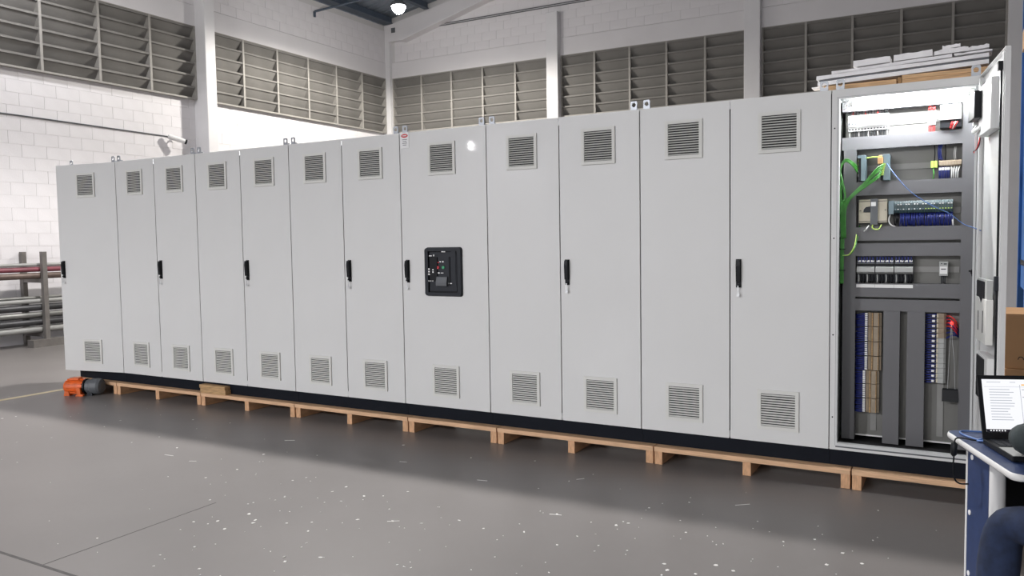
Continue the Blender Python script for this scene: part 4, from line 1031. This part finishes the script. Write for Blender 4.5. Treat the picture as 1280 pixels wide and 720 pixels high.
lhp = jt(0.27, 0.96, 0.545, 0.098); lth = jt(0.16, 0.74, 0.55, 0.088); lkn = jt(0.015, 0.53, 0.550, 0.074); lca = jt(-0.02, 0.56, 0.34, 0.068); lan = jt(-0.02, 0.62, 0.10, 0.042); lto = jt(-0.04, 0.47, 0.045, (0.045, 0.035))
chain([pel, lhp, lth, lkn, lca, lan, lto])
rhp = jt(0.45, 0.96, 0.545, 0.098); rth = jt(0.48, 0.74, 0.55, 0.088); rkn = jt(0.50, 0.52, 0.555, 0.068); rca = jt(0.50, 0.56, 0.34, 0.06); ran = jt(0.50, 0.62, 0.10, 0.042); rto = jt(0.51, 0.47, 0.045, (0.045, 0.035))
chain([pel, rhp, rth, rkn, rca, ran, rto])
pm = skin_mesh('person', J, E_, pel)
for k in ('jacket', 'jeans', 'skin', 'black', 'hair'): pm.materials.append(M[k])
for p in pm.polygons:
    c = p.center; d = Vector((c.x-tab.location.x, c.y-tab.location.y)); a = d.x*c_ + d.y*s_; b = d.x*s_ - d.y*c_
    p.use_smooth = True
    if c.z > 1.19: p.material_index = 4 if (b > 0.80 and c.z > 1.23) or c.z > 1.372 else 2
    elif c.z > 0.70 and b < 0.355 : p.material_index = 2
    elif c.z > 0.66: p.material_index = 0
    elif c.z > 0.09: p.material_index = 1
    else: p.material_index = 3
bx_ = tw(0.36, 0.98, 0.0)
pe = put('person', pm, None); pe.data.transform(Matrix.Translation(-Vector(bx_))); pe.location = bx_
tag(pe, 'person in dark jacket and blue jeans seated at the table corner', 'person')
# face and hair
def hp(name, mb, m): return put(name, mb.mesh(name, m, bx_, True), pe)
for sgn in (-1, 1):
    hp('eye', MB().lathe(tw(0.35+0.028*sgn, 0.722, 1.335), [(0.0, -0.009), (0.008, -0.005), (0.009, 0.0), (0.008, 0.005), (0.0, 0.009)], 10), 'hair')
    hp('ear', MB().lathe(tw(0.35+0.078*sgn, 0.80, 1.32), [(0.0, -0.03), (0.014, -0.02), (0.017, 0.0), (0.012, 0.02), (0.0, 0.03)], 10), 'skin')
hp('nose', MB().tube([tw(0.35, 0.715, 1.335), tw(0.35, 0.697, 1.305), tw(0.35, 0.715, 1.296)], [0.008, 0.014, 0.009], 8), 'skin')
hp('mouth', MB().tube([tw(0.328, 0.735, 1.268), tw(0.35, 0.728, 1.268), tw(0.372, 0.735, 1.268)], [0.004, 0.006, 0.004], 8), 'redm')
ch = thing('chair', 'dark chair at the table under the seated person', 'chair', (bx_[0], bx_[1], 0), TA)
def cp(name, mb, m, bev=0):
    o = put(name, mb.mesh(name, m), ch)
    if bev: bevel(o, bev)
cp('seat', MB().box(-0.22, 0.22, -0.20, 0.22, 0.395, 0.44), 'darkgrey', 0.015)
cp('backrest', MB().box(-0.21, 0.21, -0.235, -0.205, 0.55, 0.88), 'darkgrey', 0.012)
for x in (-0.2, 0.2):
    cp('leg', MB().tube([(x, 0.19, 0.0), (x, 0.19, 0.40)], 0.013, 10), 'tubegrey')
    cp('leg', MB().tube([(x, -0.215, 0.0), (x, -0.215, 0.86)], 0.013, 10), 'tubegrey')

# ------------------------------------------------------------------ blue storage rack and cartons behind on the right
br = thing('storage_rack', 'blue steel storage rack behind the open door at the right', 'rack', (8.0, 2.0, 0))
for x in (7.93, 10.2):
    for y in (1.75, 2.6):
        part('upright', MB().box(x-0.05, x+0.05, y-0.04, y+0.04, 0, 4.2), 'rackblue', br)
part('side_panel', MB().box(7.90, 7.915, 1.80, 2.56, 1.08, 2.86), 'rackblue', br)
for z in (1.28, 2.86):
    for y in (1.75, 2.6): part('beam', MB().box(7.98, 10.15, y-0.025, y+0.025, z-0.09, z), 'rackblue', br)
part('side_brace', MB().box(7.895, 7.93, 1.79, 2.56, 1.26, 1.30), 'black', br)
part('shelf', MB().box(7.93, 10.2, 1.75, 2.6, 2.861, 2.885), 'rackblue', br)
part('shelf', MB().box(7.93, 10.2, 1.75, 2.6, 1.281, 1.30), 'rackblue', br)
for k, (z0, z1) in enumerate(((2.886, 3.04), (3.042, 3.20), (3.202, 3.40))):
    one('timber_beam', MB().box(7.86+0.02*k, 10.0, 1.76, 2.2, z0, z1), 'timber', ['lowest', 'middle', 'topmost'][k] + ' thick timber beam on the blue rack', 'timber', (7.86, 1.76, z0), 'timber on the blue rack', bev=0.004)
def carton(x0, x1, y0, y1, z0, z1, lab):
    t = thing('carton', lab, 'box', ((x0+x1)/2, (y0+y1)/2, z0), 0, 'cartons by the blue rack')
    part('carton_body', MB().box(x0, x1, y0, y1, z0, z1), 'carton', t, bev=0.004)
    part('carton_flaps', MB().box(x0+0.002, x1-0.002, y0+0.002, (y0+y1)/2-0.002, z1+0.0005, z1+0.006).box(x0+0.002, x1-0.002, (y0+y1)/2+0.002, y1-0.002, z1+0.0005, z1+0.006), 'carton', t)
    part('carton_print', MB().prism([(0.06+0.018*math.cos(PI*k/8), 0.06+0.022*math.sin(PI*k/8)) for k in range(9)] + [(0.06-0.013*math.cos(PI*k/8), 0.06+0.017*math.sin(PI*k/8)) for k in range(9)], lambda u, v, k: (x0+0.03+u, y0-0.001*(1-k), z0+v)), 'darkgrey', t)
carton(7.74, 8.30, 1.0, 1.6, 0.0, 0.62, 'brown carton standing on the floor behind the open door')
carton(7.74, 8.26, 1.02, 1.58, 0.628, 0.98, 'brown carton stacked on the other carton behind the open door')

# ------------------------------------------------------------------ paper and foam crumbs on the floor
fk = MB()
def flake(x, y, r, h=0.0025):
    n = random.randint(4, 6); a0 = random.uniform(0, 6.28); el = random.uniform(0.35, 1.0); ra = random.uniform(0, PI)
    pts = []
    for k in range(n):
        a = a0 + 2*PI*k/n; rr = r*random.uniform(0.6, 1.0)
        u, v = rr*math.cos(a), rr*el*math.sin(a)
        pts.append((x+u*math.cos(ra)-v*math.sin(ra), y+u*math.sin(ra)+v*math.cos(ra)))
    fk.prism(pts, lambda u, v, k: (u, v, 0.0004 + h*k*random.uniform(0.4, 1.0)))
cl_ = [(5.35, -1.55), (5.0, -1.9), (4.6, -2.4), (5.9, -1.2), (6.3, -1.75), (5.6, -2.3), (6.9, -1.2), (4.1, -1.4), (4.0, -2.0), (6.15, -0.95), (6.5, -2.2), (5.2, -2.8)]
for i in range(330):
    if random.random() < 0.62:
        c = random.choice(cl_); x, y = random.gauss(c[0], 0.35), random.gauss(c[1], 0.25)
    else:
        x, y = random.uniform(-1.5, 7.4), random.uniform(-3.3, -0.3)
    if y > -0.12: y = -0.2
    if abs(x+0.42) < 0.35 and y > -0.4: continue
    flake(x, y, random.choice((0.004, 0.005, 0.007, 0.009, 0.013)))
for i in range(9):
    x, y = random.uniform(1.5, 6.8), random.uniform(-2.9, -0.5)
    a = random.uniform(-0.5, 0.9); L_ = random.uniform(0.02, 0.045)
    fk.obox((x, y, 0.0012), (L_*math.cos(a), L_*math.sin(a), 0), (-0.0022*math.sin(a), 0.0022*math.cos(a), 0), (0, 0, 0.0008))
fo = put('floor_crumbs', fk.mesh('floor_crumbs', 'paper'))
tag(fo, 'white paper and foam crumbs strewn on the grey floor', 'debris', kind='stuff')
